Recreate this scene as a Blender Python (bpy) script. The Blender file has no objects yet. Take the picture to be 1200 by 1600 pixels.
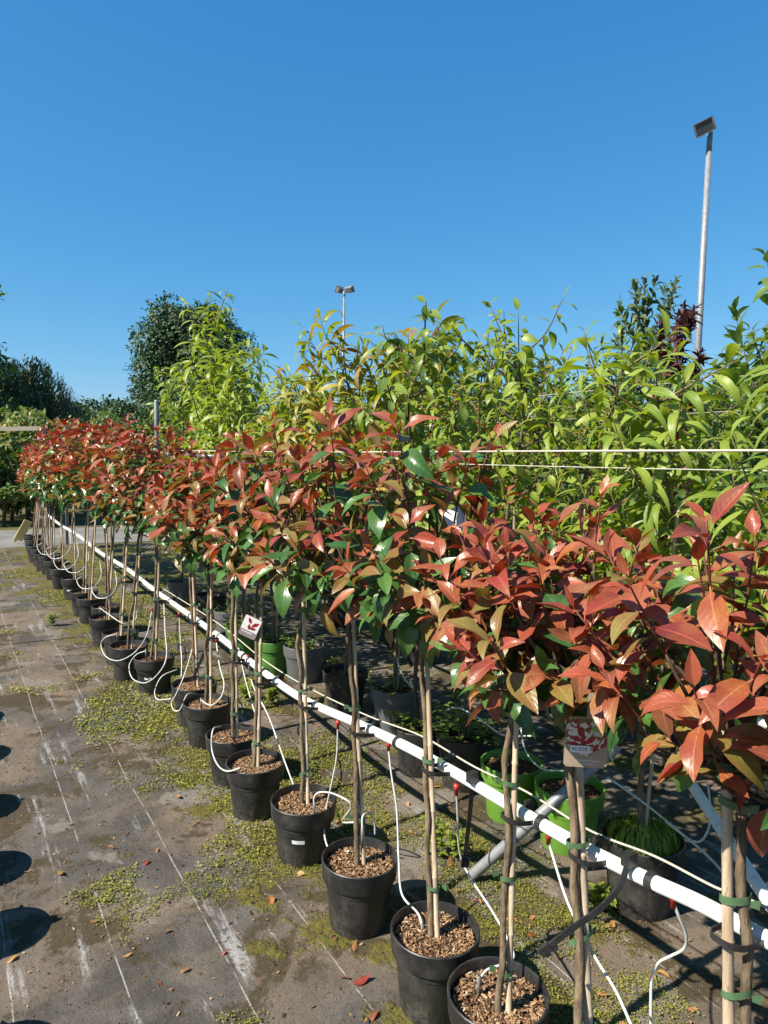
import bpy, math, random
import numpy as np
from mathutils import Matrix, Vector

# ------------------------------------------------------------------ camera, sky, sun, exposure
SC = bpy.context.scene
COL = SC.collection
FPX, PITCH, ROLL, YAW, HC = 1110.0, math.radians(4.7), math.radians(1.2), math.radians(31.7), 1.65
CAM = np.array([0.0, 0.0, HC])
F_ = np.array([math.sin(YAW)*math.cos(PITCH), math.cos(YAW)*math.cos(PITCH), -math.sin(PITCH)])
R0 = np.array([math.cos(YAW), -math.sin(YAW), 0.0]); U0 = np.cross(R0, F_)
R_ = math.cos(ROLL)*R0 + math.sin(ROLL)*U0
U_ = -math.sin(ROLL)*R0 + math.cos(ROLL)*U0
cam = bpy.data.cameras.new('camera'); camo = bpy.data.objects.new('camera', cam); COL.objects.link(camo)
cam.sensor_fit = 'VERTICAL'; cam.sensor_height = 24.0; cam.lens = 24.0*FPX/1600.0
cam.clip_start = 0.05; cam.clip_end = 2000
M = Matrix(((R_[0], U_[0], -F_[0], CAM[0]), (R_[1], U_[1], -F_[1], CAM[1]), (R_[2], U_[2], -F_[2], CAM[2]), (0, 0, 0, 1)))
camo.matrix_world = M
SC.camera = camo

SUN_EL = math.radians(43.0)
SUN_DIR = np.array([-0.995*math.cos(SUN_EL), 0.05*math.cos(SUN_EL), math.sin(SUN_EL)])   # towards the sun
world = bpy.data.worlds.new('World'); SC.world = world; world.use_nodes = True
wn = world.node_tree.nodes; wl = world.node_tree.links
sky = wn.new('ShaderNodeTexSky'); sky.sky_type = 'NISHITA'; sky.sun_disc = False
sky.sun_elevation = SUN_EL; sky.sun_rotation = math.atan2(SUN_DIR[0], SUN_DIR[1])
sky.air_density = 1.0; sky.dust_density = 0.2; sky.ozone_density = 6.0; sky.altitude = 0
EXPO = 1.0
# the same tone curve over the whole sky: a camera's deep clear blue
sep = wn.new('ShaderNodeSeparateColor'); com = wn.new('ShaderNodeCombineColor'); wl.new(sky.outputs[0], sep.inputs[0])
for ch_, (g_, a_) in enumerate(((1.25, .068), (.714, .192), (.475, .363))):
    pw = wn.new('ShaderNodeMath'); pw.operation = 'POWER'; wl.new(sep.outputs[ch_], pw.inputs[0]); pw.inputs[1].default_value = g_
    ml = wn.new('ShaderNodeMath'); ml.operation = 'MULTIPLY'; wl.new(pw.outputs[0], ml.inputs[0]); ml.inputs[1].default_value = a_/(.12*2**EXPO)
    wl.new(ml.outputs[0], com.inputs[ch_])
wl.new(com.outputs[0], wn['Background'].inputs[0]); wn['Background'].inputs[1].default_value = 0.12
sl = bpy.data.lights.new('sun', 'SUN'); sl.energy = 5.0; sl.angle = math.radians(0.53); sl.color = (1.0, 0.93, 0.80)
so = bpy.data.objects.new('sun', sl); COL.objects.link(so)
so.rotation_euler = Vector(SUN_DIR).to_track_quat('Z', 'Y').to_euler()
so.location = (-6, 0, 8)
vs = SC.view_settings; vs.view_transform = 'Standard'; vs.look = 'None'; vs.exposure = EXPO; vs.gamma = 1.0
vs.use_curve_mapping = False
SC.cycles.max_bounces = 6; SC.cycles.diffuse_bounces = 3; SC.cycles.glossy_bounces = 2
SC.cycles.transmission_bounces = 3; SC.cycles.transparent_max_bounces = 4
SC.cycles.caustics_reflective = False; SC.cycles.caustics_refractive = False

# ------------------------------------------------------------------ helpers
RNG = np.random.RandomState(7)
def ray(x, y): return F_ + R_*(x-600)/FPX + U_*(800-y)/FPX
def onx(x, y, X):
    d = ray(x, y); return CAM + d*(X/d[0])
def onz(x, y, Z):
    d = ray(x, y); return CAM + d*(Z-HC)/d[2]
def atd(x, y, D):
    d = ray(x, y); return CAM + d*D/math.hypot(d[0], d[1])
def unit(v):
    a, b, c = v; l = math.sqrt(a*a+b*b+c*c) or 1e-9; return np.array((a/l, b/l, c/l))

class MB:
    """collects shapes; build() links them as ONE mesh object"""
    def __init__(s): s.v = []; s.f = []; s.m = []; s.n = 0; s.uv = []
    def add(s, v, f, mi=0, uv=None):
        v = np.asarray(v, float).reshape(-1, 3)
        s.v.append(v); s.f += [tuple(int(i)+s.n for i in q) for q in f]; s.m += [mi]*len(f); s.n += len(v)
        s.uv.append(np.zeros((len(v), 2)) if uv is None else np.asarray(uv, float))
    def addmany(s, V, faces, mats):
        """V (k,n,3) copies of a template with faces (list)"""
        k, n, _ = V.shape
        s.v.append(V.reshape(-1, 3))
        base = s.n
        m = len(faces); off = np.arange(k)*n+base
        cols = [(np.asarray(q)[None, :]+off[:, None]).tolist() for q in faces]
        for c in cols: s.f += c
        for c in cols: s.m += list(mats)
        s.n += k*n
    def box(s, c, size, rot=None, mi=0):
        h = np.asarray(size, float)/2
        v = np.array([[x, y, z] for x in (-1, 1) for y in (-1, 1) for z in (-1, 1)])*h
        if rot is not None: v = v @ np.asarray(rot).T
        s.add(v+np.asarray(c), [(0, 1, 3, 2), (4, 6, 7, 5), (0, 4, 5, 1), (2, 3, 7, 6), (0, 2, 6, 4), (1, 5, 7, 3)], mi)
    def tube(s, pts, rad, n=8, mi=0, caps=True):
        P = np.asarray(pts, float); k = len(P)
        r = np.full(k, rad, float) if np.isscalar(rad) else np.asarray(rad, float)
        T = np.gradient(P, axis=0); T /= np.maximum(np.linalg.norm(T, axis=1), 1e-9)[:, None]
        a = np.array([0, 0, 1.0]) if abs(T[0][2]) < .9 else np.array([1.0, 0, 0])
        A = unit(np.cross(T[0], a)); V = []
        th = np.arange(n)*2*math.pi/n
        for i in range(k):
            A = unit(A - T[i]*np.dot(A, T[i])); B = np.cross(T[i], A)
            V.append(P[i]+r[i]*(np.cos(th)[:, None]*A+np.sin(th)[:, None]*B))
        f = [(i*n+j, i*n+(j+1) % n, (i+1)*n+(j+1) % n, (i+1)*n+j) for i in range(k-1) for j in range(n)]
        if caps: f += [tuple(range(n-1, -1, -1)), tuple((k-1)*n+j for j in range(n))]
        s.add(np.concatenate(V), f, mi)
    def lathe(s, prof, n=28, c=(0, 0, 0), mi=0):
        th = np.arange(n)*2*math.pi/n
        V = np.concatenate([np.stack([r*np.cos(th)+c[0], r*np.sin(th)+c[1], np.full(n, z+c[2])], 1) for r, z in prof])
        f = [(i*n+j, i*n+(j+1) % n, (i+1)*n+(j+1) % n, (i+1)*n+j) for i in range(len(prof)-1) for j in range(n)]
        s.add(V, f, mi)
    def mesh(s, name, mats, smooth=True):
        me = bpy.data.meshes.new(name)
        V = np.concatenate(s.v) if s.v else np.zeros((0, 3))
        me.from_pydata(V.tolist(), [], s.f)
        for m in (mats if isinstance(mats, (list, tuple)) else [mats]): me.materials.append(m)
        if s.m and max(s.m) > 0: me.polygons.foreach_set('material_index', s.m)
        if smooth: me.polygons.foreach_set('use_smooth', [True]*len(s.f))
        if s.uv and any(u.any() for u in s.uv):
            uv = np.concatenate(s.uv); l = me.uv_layers.new(name='UVMap')
            idx = np.zeros(len(me.loops), int); me.loops.foreach_get('vertex_index', idx)
            l.data.foreach_set('uv', uv[idx].ravel())
        me.update()
        return me
    def build(s, name, mats, parent=None, smooth=True, loc=None):
        return obj(name, s.mesh(name, mats, smooth), parent, loc)

def obj(name, data, parent=None, loc=None):
    o = bpy.data.objects.new(name, data); COL.objects.link(o)
    if parent is not None: o.parent = parent
    if loc is not None: o.location = tuple(float(q) for q in loc)
    return o
def tag(o, label, cat, group=None):
    o['label'] = label; o['category'] = cat
    if group: o['group'] = group
    return o
def thing(name, label, cat, loc=(0, 0, 0), group=None):
    o = obj(name, None, None, loc); o.empty_display_size = .1
    return tag(o, label, cat, group)
def spline(pts, m=6):
    P = np.asarray(pts, float)
    Q = np.concatenate([[2*P[0]-P[1]], P, [2*P[-1]-P[-2]]]); out = []
    for i in range(len(P)-1):
        a, b, c, d = Q[i:i+4]
        for t in np.arange(m)/m:
            out.append(.5*(2*b+(c-a)*t+(2*a-5*b+4*c-d)*t*t+(3*b-3*c+d-a)*t**3))
    out.append(P[-1]); return np.array(out)
def smoothauto(me, ang=35):
    try:
        me.set_sharp_from_angle(angle=math.radians(ang))
    except Exception: pass
ORD = ['first', 'second', 'third', 'fourth', 'fifth', 'sixth', 'seventh', 'eighth', 'ninth', 'tenth', 'eleventh', 'twelfth',
       'thirteenth', 'fourteenth', 'fifteenth', 'sixteenth', 'seventeenth', 'eighteenth', 'nineteenth', 'twentieth',
       'twenty-first', 'twenty-second', 'twenty-third', 'twenty-fourth', 'twenty-fifth', 'twenty-sixth', 'twenty-seventh', 'twenty-eighth']

# ------------------------------------------------------------------ materials
class NT:
    def __init__(s, name):
        s.mat = bpy.data.materials.new(name); s.mat.use_nodes = True
        s.t = s.mat.node_tree; s.n = s.t.nodes; s.b = s.n['Principled BSDF']; s.out = s.n['Material Output']
    def new(s, typ, **kw):
        n = s.n.new(typ)
        for k, v in kw.items(): setattr(n, k, v)
        return n
    def link(s, a, b): s.t.links.new(a, b)
    def val(s, sock, v):
        if hasattr(v, 'links') or isinstance(v, bpy.types.NodeSocket): s.link(v, sock)
        else: sock.default_value = v
    def math(s, op, a, b=0.0, c=None, clamp=False):
        n = s.new('ShaderNodeMath', operation=op, use_clamp=clamp); s.val(n.inputs[0], a); s.val(n.inputs[1], b)
        if c is not None: s.val(n.inputs[2], c)
        return n.outputs[0]
    def mix(s, f, a, b, blend='MIX'):
        n = s.new('ShaderNodeMix', data_type='RGBA', blend_type=blend); s.val(n.inputs[0], f)
        for i, v in ((6, a), (7, b)):
            s.val(n.inputs[i], v if isinstance(v, bpy.types.NodeSocket) else (*v[:3], 1))
        return n.outputs[2]
    def noise(s, vec, scale, detail=4, rough=.55, dist=0):
        n = s.new('ShaderNodeTexNoise'); n.inputs['Scale'].default_value = scale; n.inputs['Detail'].default_value = detail
        n.inputs['Roughness'].default_value = rough; n.inputs['Distortion'].default_value = dist
        if vec is not None: s.link(vec, n.inputs['Vector'])
        return n.outputs['Fac']
    def step(s, v, lo, hi):
        n = s.new('ShaderNodeMapRange', interpolation_type='SMOOTHSTEP'); s.val(n.inputs[0], v)
        n.inputs[1].default_value = lo; n.inputs[2].default_value = hi; return n.outputs[0]
    def coord(s, kind='Object'): return s.new('ShaderNodeTexCoord').outputs[kind]
    def mapping(s, vec, scale=(1, 1, 1), loc=(0, 0, 0), rot=(0, 0, 0)):
        n = s.new('ShaderNodeMapping'); s.link(vec, n.inputs[0]); n.inputs[1].default_value = loc; n.inputs[2].default_value = rot
        n.inputs[3].default_value = scale; return n.outputs[0]
    def ramp(s, fac, stops, interp='LINEAR'):
        n = s.new('ShaderNodeValToRGB'); n.color_ramp.interpolation = interp; e = n.color_ramp.elements
        while len(e) < len(stops): e.new(0.5)
        for q, (p, c) in zip(e, stops): q.position = p; q.color = (*c, 1)
        s.link(fac, n.inputs[0]); return n.outputs[0]
    def bump(s, h, strength=.3, dist=.01):
        n = s.new('ShaderNodeBump'); n.inputs['Strength'].default_value = strength; n.inputs['Distance'].default_value = dist
        s.link(h, n.inputs['Height']); s.link(n.outputs[0], s.b.inputs['Normal']); return n.outputs[0]
    def fin(s, col, rough=.6, spec=.5, metal=0):
        s.val(s.b.inputs['Base Color'], col if isinstance(col, bpy.types.NodeSocket) else (*col, 1))
        s.val(s.b.inputs['Roughness'], rough); s.b.inputs['Specular IOR Level'].default_value = spec
        s.b.inputs['Metallic'].default_value = metal
        return s.mat

def plain(name, a, b=None, scale=20, rough=.6, spec=.5, metal=0, bump=0, stretch=(1, 1, 1), rnd=0.0):
    t = NT(name); co = t.mapping(t.coord(), stretch)
    b = b if b is not None else tuple(x*.6 for x in a)
    n = t.noise(co, scale, 5, .6)
    c = t.mix(t.step(n, .3, .7), a, b)
    if rnd:
        oi = t.new('ShaderNodeObjectInfo')
        hs = t.new('ShaderNodeHueSaturation'); t.link(c, hs.inputs['Color'])
        t.link(t.math('MULTIPLY_ADD', oi.outputs['Random'], rnd, 1-rnd/2), hs.inputs['Value']); c = hs.outputs[0]
    if bump: t.bump(t.noise(co, scale*3, 4), bump, .004)
    return t.fin(c, rough, spec, metal)

def leafmat(name, stops, island=False, transl=.3, rough=.38, tint=(1.0, 1.0, .6), spec=.5, vein=True, rib=.35, blotch=None):
    t = NT(name)
    if island: r = t.new('ShaderNodeNewGeometry').outputs['Random Per Island']
    else: r = t.new('ShaderNodeObjectInfo').outputs['Random']
    c = t.ramp(r, stops)
    co = t.coord('Object')
    n = t.noise(co, 28 if not island else 14, 3)
    hs = t.new('ShaderNodeHueSaturation'); t.link(c, hs.inputs['Color'])
    t.link(t.math('MULTIPLY_ADD', n, .5, .75), hs.inputs['Value'])
    t.link(t.math('MULTIPLY_ADD', n, .05, .475), hs.inputs['Hue']); c = hs.outputs[0]
    if blotch:
        n4 = t.new('ShaderNodeTexNoise', noise_dimensions='4D'); n4.inputs['Scale'].default_value = 2.2; t.link(co, n4.inputs['Vector']); t.link(t.math('MULTIPLY', r, 40.0), n4.inputs['W'])
        c = t.mix(t.math('MULTIPLY', t.step(n4.outputs['Fac'], .38, .66), .75), c, blotch)
    if vein:
        uv = t.new('ShaderNodeUVMap').outputs[0]
        sx = t.new('ShaderNodeSeparateXYZ'); t.link(uv, sx.inputs[0])
        au = t.math('ABSOLUTE', t.math('SUBTRACT', sx.outputs[0], .5))
        mid = t.math('SUBTRACT', 1.0, t.step(au, .012, .05))
        w = t.math('SINE', t.math('MULTIPLY', t.math('SUBTRACT', sx.outputs[1], t.math('MULTIPLY', au, .5)), 48.0))
        c = t.mix(t.math('MULTIPLY', mid, rib), c, tuple(min(1, q*1.7+.05) for q in stops[len(stops)//2][1]))
        h = t.math('MULTIPLY_ADD', w, .25, t.math('MULTIPLY', mid, -1.2))
        nb = t.bump(h, .16, .002)
    t.fin(c, t.math('MULTIPLY_ADD', n, .25, rough-.12), spec)
    tr = t.new('ShaderNodeBsdfTranslucent'); t.link(t.mix(1.0, c, tint, 'MULTIPLY'), tr.inputs[0])
    mx = t.new('ShaderNodeMixShader'); mx.inputs[0].default_value = transl
    t.link(t.b.outputs[0], mx.inputs[1]); t.link(tr.outputs[0], mx.inputs[2]); t.link(mx.outputs[0], t.out.inputs[0])
    return t.mat

LEAFCOL = {
 'red':    ([(0, (.19, .032, .026)), (.3, (.30, .052, .038)), (.65, (.36, .082, .042)), (1, (.35, .115, .06))], .3, .34, (1.1, .42, .2)),
 'bronze': ([(0, (0.329, 0.085, 0.034)), (.4, (0.378, 0.128, 0.041)), (.75, (0.329, 0.159, 0.055)), (1, (0.232, 0.079, 0.049))], .32, .36, (1.1, .65, .3)),
 'olive':  ([(0, (0.204, 0.144, 0.036)), (.5, (0.240, 0.186, 0.048)), (1, (0.156, 0.150, 0.034))], .32, .36, (1.1, 1, .4)),
 'green':  ([(0, (0.025, 0.071, 0.021)), (.5, (0.046, 0.121, 0.028)), (1, (0.086, 0.184, 0.034))], .22, .3, (1, 1.2, .5)),
 'peach':  ([(0, (0.142, 0.223, 0.030)), (.45, (0.223, 0.304, 0.041)), (.8, (0.290, 0.358, 0.057)), (1, (0.196, 0.277, 0.054))], .42, .42, (1.25, 1.2, .35)),
 'peachy': ([(0, (0.234, 0.247, 0.039)), (.5, (0.325, 0.325, 0.052)), (.85, (0.377, 0.299, 0.065)), (1, (0.390, 0.130, 0.039))], .42, .45, (1.2, 1.1, .35)),
 'broad':  ([(0, (0.095, 0.169, 0.041)), (.5, (0.155, 0.243, 0.054)), (1, (0.216, 0.297, 0.074))], .4, .42, (1.2, 1.2, .4)),
 'lime':   ([(0, (0.189, 0.263, 0.034)), (.5, (0.257, 0.331, 0.046)), (1, (0.324, 0.378, 0.065))], .45, .42, (1.25, 1.2, .35)),
 'shade':  ([(0, (0.066, 0.120, 0.026)), (.5, (0.102, 0.168, 0.036)), (1, (0.156, 0.222, 0.050))], .35, .45, (1.1, 1.1, .45)),
 'grey':   ([(0, (0.057, 0.098, 0.040)), (.5, (0.092, 0.138, 0.063)), (1, (0.127, 0.172, 0.092))], .3, .5, (1, 1.1, .6)),
 'maple':  ([(0, (.05, .016, .018)), (.6, (.10, .03, .028)), (1, (.16, .06, .035))], .3, .45, (1, .5, .4)),
 'dark':   ([(0, (0.031, 0.066, 0.024)), (.5, (0.046, 0.094, 0.033)), (1, (0.072, 0.127, 0.050))], .2, .55, (1, 1.1, .5)),
 'deep':   ([(0, (.016, .036, .014)), (.5, (.024, .052, .018)), (1, (.04, .075, .026))], .2, .55, (1, 1.1, .5)),
 'far':    ([(0, (.028, .06, .025)), (.5, (.05, .09, .035)), (1, (.085, .12, .045))], .2, .6, (1, 1.1, .5)),
 'yellow': ([(0, (0.126, 0.198, 0.036)), (.5, (0.198, 0.252, 0.054)), (.85, (0.279, 0.279, 0.099)), (1, (0.324, 0.225, 0.126))], .35, .5, (1, 1.1, .5)),
}
LM = {}
def lmat(k, island=False):
    q = (k, island)
    if q not in LM:
        st, tr, ro, ti = LEAFCOL[k]
        LM[q] = leafmat('leaf_'+k+('_mass' if island else ''), st, island, tr, ro, ti, vein=not island, blotch={'red': (.28, .095, .04), 'bronze': (.25, .055, .034), 'olive': (.25, .11, .04), 'green': (.07, .14, .03)}.get(k) if not island else None)
    return LM[q]
BLACKP = None
def plastic(name, base, dust, amt=.5, rough=.45):
    t = NT(name); co = t.coord(); oi = t.new('ShaderNodeObjectInfo')
    off = t.new('ShaderNodeVectorMath', operation='ADD'); t.link(co, off.inputs[0])
    cx = t.new('ShaderNodeCombineXYZ'); t.link(t.math('MULTIPLY', oi.outputs['Random'], 37.0), cx.inputs[0]); t.link(cx.outputs[0], off.inputs[1])
    v = off.outputs[0]
    n1 = t.step(t.noise(v, 9, 6, .65), .42, .75); n2 = t.step(t.noise(v, 160, 2), .55, .8)
    drip = t.step(t.noise(t.mapping(v, (26, 26, 2.5)), 1, 4), .5, .8)
    sz = t.new('ShaderNodeSeparateXYZ'); t.link(co, sz.inputs[0])
    splash = t.math('MULTIPLY', t.math('SUBTRACT', 1.0, t.step(t.math('ADD', sz.outputs[2], t.math('MULTIPLY', t.noise(v, 14, 4), .12)), .06, .20)), t.step(t.noise(v, 75, 5, .75), .40, .62))
    n1 = t.math('ADD', n1, splash)
    f = t.math('MULTIPLY', t.math('ADD', t.math('MULTIPLY', n1, t.math('MULTIPLY_ADD', drip, .6, .4)), t.math('MULTIPLY', n2, .35)), amt, clamp=True)
    c = t.mix(f, base, dust)
    t.bump(t.noise(v, 90, 3), .12, .002)
    return t.fin(c, t.math('MULTIPLY_ADD', f, .35, rough), .5)
M_POT = plastic('black_pot_plastic', (.015, .015, .016), (.12, .11, .09), .8)
M_POTG = plastic('grey_pot_plastic', (.10, .105, .11), (.2, .19, .17), .4)
M_POTGR = plastic('green_pot_plastic', (.075, .20, .035), (.14, .17, .09), .3)
M_POTLIME = plastic('bright_green_pot_plastic', (.11, .26, .025), (.16, .22, .08), .5)
M_BLACK = plain('black_plastic', (.014, .014, .015), (.03, .03, .03), 30, .42)
M_STICK = plain('white_label_paper', (.75, .75, .73), (.6, .6, .58), 60, .5)
M_BARK = plain('trunk_bark', (.20, .15, .095), (.085, .06, .04), 70, .85, .2, bump=.8, stretch=(1, 1, .25), rnd=.4)
M_BARKD = plain('dark_branch_bark', (.07, .045, .03), (.13, .09, .06), 60, .8, .25, bump=.4, rnd=.3)
M_TWIG = plain('red_twig_bark', (.16, .03, .02), (.08, .03, .02), 40, .5, .4)
M_GTWIG = plain('green_brown_twig_bark', (.16, .12, .05), (.10, .06, .04), 40, .6, .3)
M_TAPE = plain('green_tape', (.085, .16, .08), (.06, .12, .06), 60, .4)
M_STEEL = plain('galvanised_steel', (.27, .28, .29), (.19, .20, .21), 14, .5, .5, .25)
M_DSTEEL = plain('dull_grey_steel', (.16, .18, .20), (.22, .24, .26), 14, .5, .5, .3)
M_HOSE = plain('white_tubing', (.62, .62, .59), (.42, .42, .38), 25, .4)
M_REDP = plain('red_plastic', (.42, .03, .015), (.3, .03, .02), 40, .4)
M_ROPE = plain('pale_rope', (.50, .47, .40), (.34, .32, .27), 300, .8, .2)
M_WOOD = plain('weathered_wood', (.34, .30, .24), (.22, .19, .15), 18, .85, .2, bump=.5, stretch=(1, 8, 8))
M_PALE = plain('pale_yellow_wood', (.62, .46, .18), (.52, .38, .15), 12, .7, .3)
M_LENS = plain('lamp_glass', (.035, .05, .06), (.05, .07, .085), 4, .15)
M_ALU = plain('lamp_housing', (.23, .23, .24), (.16, .16, .17), 12, .5, .5, .4)
M_PEG = plain('grey_drip_peg', (.16, .16, .16), (.10, .10, .10), 40, .5)

def cane_mat():
    t = NT('bamboo_cane'); co = t.coord(); oi = t.new('ShaderNodeObjectInfo')
    sx = t.new('ShaderNodeSeparateXYZ'); t.link(co, sx.inputs[0])
    n = t.noise(t.mapping(co, (60, 60, 5)), 1, 5, .6)
    c = t.mix(t.step(n, .35, .7), (.50, .385, .255), (.30, .205, .125))
    hs = t.new('ShaderNodeHueSaturation'); t.link(c, hs.inputs['Color']); hs.inputs['Saturation'].default_value = .9
    t.link(t.math('MULTIPLY_ADD', oi.outputs['Random'], .35, .85), hs.inputs['Value'])
    sp = t.step(t.noise(t.mapping(co, (140, 140, 60)), 1, 2), .66, .72)
    t.bump(n, .2, .002)
    return t.fin(t.mix(t.math('MULTIPLY', sp, .5), hs.outputs[0], (.1, .07, .05)), .5, .4)
M_CANE = cane_mat()
def pipe_mat():
    t = NT('white_pvc_pipe'); co = t.coord()
    n = t.math('MAXIMUM', t.step(t.noise(t.mapping(co, (30, 9, 30)), 1, 5, .7), .5, .74), t.step(t.noise(t.mapping(co, (3, 1.5, 3)), 1, 4, .6), .5, .7))
    return t.fin(t.mix(t.math('MULTIPLY', n, .6), (.72, .72, .71), (.34, .34, .27)), .4, .5)
M_PIPE = pipe_mat()
def mulch_mat():
    t = NT('bark_mulch'); r = t.new('ShaderNodeNewGeometry').outputs['Random Per Island']
    c = t.ramp(r, [(0, (.09, .045, .025)), (.25, (.22, .12, .06)), (.55, (.36, .21, .115)), (.8, (.46, .31, .18)), (1, (.56, .42, .28))])
    n = t.noise(t.coord(), 120, 4)
    return t.fin(t.mix(t.math('MULTIPLY', n, .5), c, (.06, .035, .02)), .9, .2)
M_MULCH = mulch_mat()
M_SOIL = plain('potting_soil', (.10, .058, .032), (.045, .028, .018), 90, .95, .1, bump=1.0)

def ground_mat():
    t = NT('weathered_ground_fabric'); P = t.coord()
    sx = t.new('ShaderNodeSeparateXYZ'); t.link(P, sx.inputs[0]); X, Y = sx.outputs[0], sx.outputs[1]
    warp = t.noise(P, 1.2, 2)
    big = t.noise(P, 1.1, 6, .62, .6); mid = t.noise(P, 3.4, 6, .65, .8); fine = t.noise(P, 38, 5, .7); vfine = t.noise(P, 240, 3, .7)
    weave = t.noise(t.mapping(P, (420, 90, 1)), 1, 2)
    c = t.mix(t.step(mid, .35, .68), (.070, .062, .054), (.135, .120, .105))
    c = t.mix(t.math('MULTIPLY', t.step(big, .44, .58), .85), c, (.195, .148, .106))               # dry brown dirt
    c = t.mix(t.math('MULTIPLY', t.step(t.noise(P, 2.3, 8, .7, .4), .51, .56), .88), c, (.058, .043, .019))   # damp algae patches
    c = t.mix(t.math('MULTIPLY', t.step(t.noise(t.mapping(P, loc=(7, 3, 0)), 1.7, 6, .6), .585, .61), .75), c, (.22, .195, .165))    # dried puddles
    sc = t.step(t.noise(t.mapping(P, (11, 1.3, 1), rot=(0, 0, .05)), 1, 6, .66), .575, .68)
    c = t.mix(t.math('MULTIPLY', t.math('MULTIPLY', sc, t.step(fine, .36, .52)), .8), c, (.40, .39, .38))        # worn ridges
    # moss: strongest under and beside the pots, patches elsewhere
    strip = t.math('MULTIPLY', t.step(X, .72, 1.12), t.math('SUBTRACT', 1.0, t.math('MULTIPLY', t.step(X, 1.3, 1.7), .55)))
    far = t.step(Y, 5.5, 9.5)
    mm = t.math('ADD', t.noise(P, 3.0, 7, .66), t.math('ADD', t.math('MULTIPLY', strip, .125), t.math('MULTIPLY', far, .085)))
    mossf = t.math('MULTIPLY', t.step(mm, .585, .665), t.step(fine, .28, .52))
    mc = t.mix(t.noise(P, 22, 4), (.065, .055, .012), (.21, .185, .028))
    c = t.mix(mossf, c, mc)
    # pale woven marking threads every 0.305 m
    k = t.math('ABSOLUTE', t.math('SUBTRACT', t.math('FRACT', t.math('ADD', t.math('DIVIDE', t.math('ADD', X, t.math('MULTIPLY', t.math('SUBTRACT', warp, .5), .03)), .305), 50.5-.43/.305-.004)), .5))
    ln = t.math('MULTIPLY', t.math('SUBTRACT', 1.0, t.step(k, .004, .010)), t.step(t.noise(t.mapping(P, (8, 5, 1)), 1, 5, .75), .40, .56))
    ln = t.math('MULTIPLY', ln, t.math('SUBTRACT', 1.0, t.math('MULTIPLY', mossf, .8)))
    c = t.mix(t.math('MULTIPLY', ln, .8), c, (.46, .44, .40))
    c = t.mix(t.math('MULTIPLY', t.step(vfine, .35, .75), .42), c, (.04, .034, .028))
    grit = t.step(t.noise(P, 110, 3, .8), .56, .7); c = t.mix(t.math('MULTIPLY', grit, t.math('MULTIPLY_ADD', t.step(big, .4, .6), .4, .12)), c, (.075, .055, .04))
    c = t.mix(t.math('MULTIPLY', t.step(fine, .55, .85), .4), c, (.20, .17, .135))
    wr = t.noise(t.mapping(P, (5, 1.5, 1), rot=(0, 0, .15)), 1, 4)
    h = t.math('ADD', t.math('MULTIPLY', fine, .35), t.math('ADD', t.math('MULTIPLY', wr, .7), t.math('ADD', t.math('MULTIPLY', vfine, .16), t.math('MULTIPLY', mossf, .5))))
    h = t.math('ADD', h, t.math('ADD', t.math('MULTIPLY', weave, .05), t.math('MULTIPLY', grit, .18)))
    t.bump(h, .75, .03)
    return t.fin(c, .88, .25)
M_GROUND = ground_mat()
M_PATH = plain('pale_concrete', (.21, .20, .185), (.14, .13, .115), 1.5, .9, .2, bump=.5)
def moss_mat():
    t = NT('moss_leaflets'); r = t.new('ShaderNodeNewGeometry').outputs['Random Per Island']
    c = t.ramp(r, [(0, (.085, .11, .016)), (.4, (.19, .215, .027)), (.75, (.27, .27, .04)), (1, (.33, .29, .08))])
    t.fin(c, .65, .3)
    tr = t.new('ShaderNodeBsdfTranslucent'); t.link(c, tr.inputs[0]); mx = t.new('ShaderNodeMixShader'); mx.inputs[0].default_value = .25
    t.link(t.b.outputs[0], mx.inputs[1]); t.link(tr.outputs[0], mx.inputs[2]); t.link(mx.outputs[0], t.out.inputs[0]); return t.mat
M_MOSS = moss_mat()
def debris_mat():
    t = NT('dry_debris'); r = t.new('ShaderNodeNewGeometry').outputs['Random Per Island']
    return t.fin(t.ramp(r, [(0, (.04, .025, .015)), (.5, (.14, .075, .04)), (.8, (.26, .15, .08)), (1, (.36, .27, .16))]), .9, .2)
M_DEBRIS = debris_mat()

# ------------------------------------------------------------------ the setting
g = MB(); g.add([(-600, -600, 0), (600, -600, 0), (600, 600, 0), (-600, 600, 0)], [(0, 1, 2, 3)])
o = g.build('ground', M_GROUND, smooth=False); o['kind'] = 'structure'
g = MB(); g.add([(-30, 12.9, .004), (40, 12.9, .004), (40, 15.6, .004), (-30, 15.6, .004)], [(0, 1, 2, 3)])
o = g.build('path', M_PATH, smooth=False); o['kind'] = 'structure'

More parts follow.
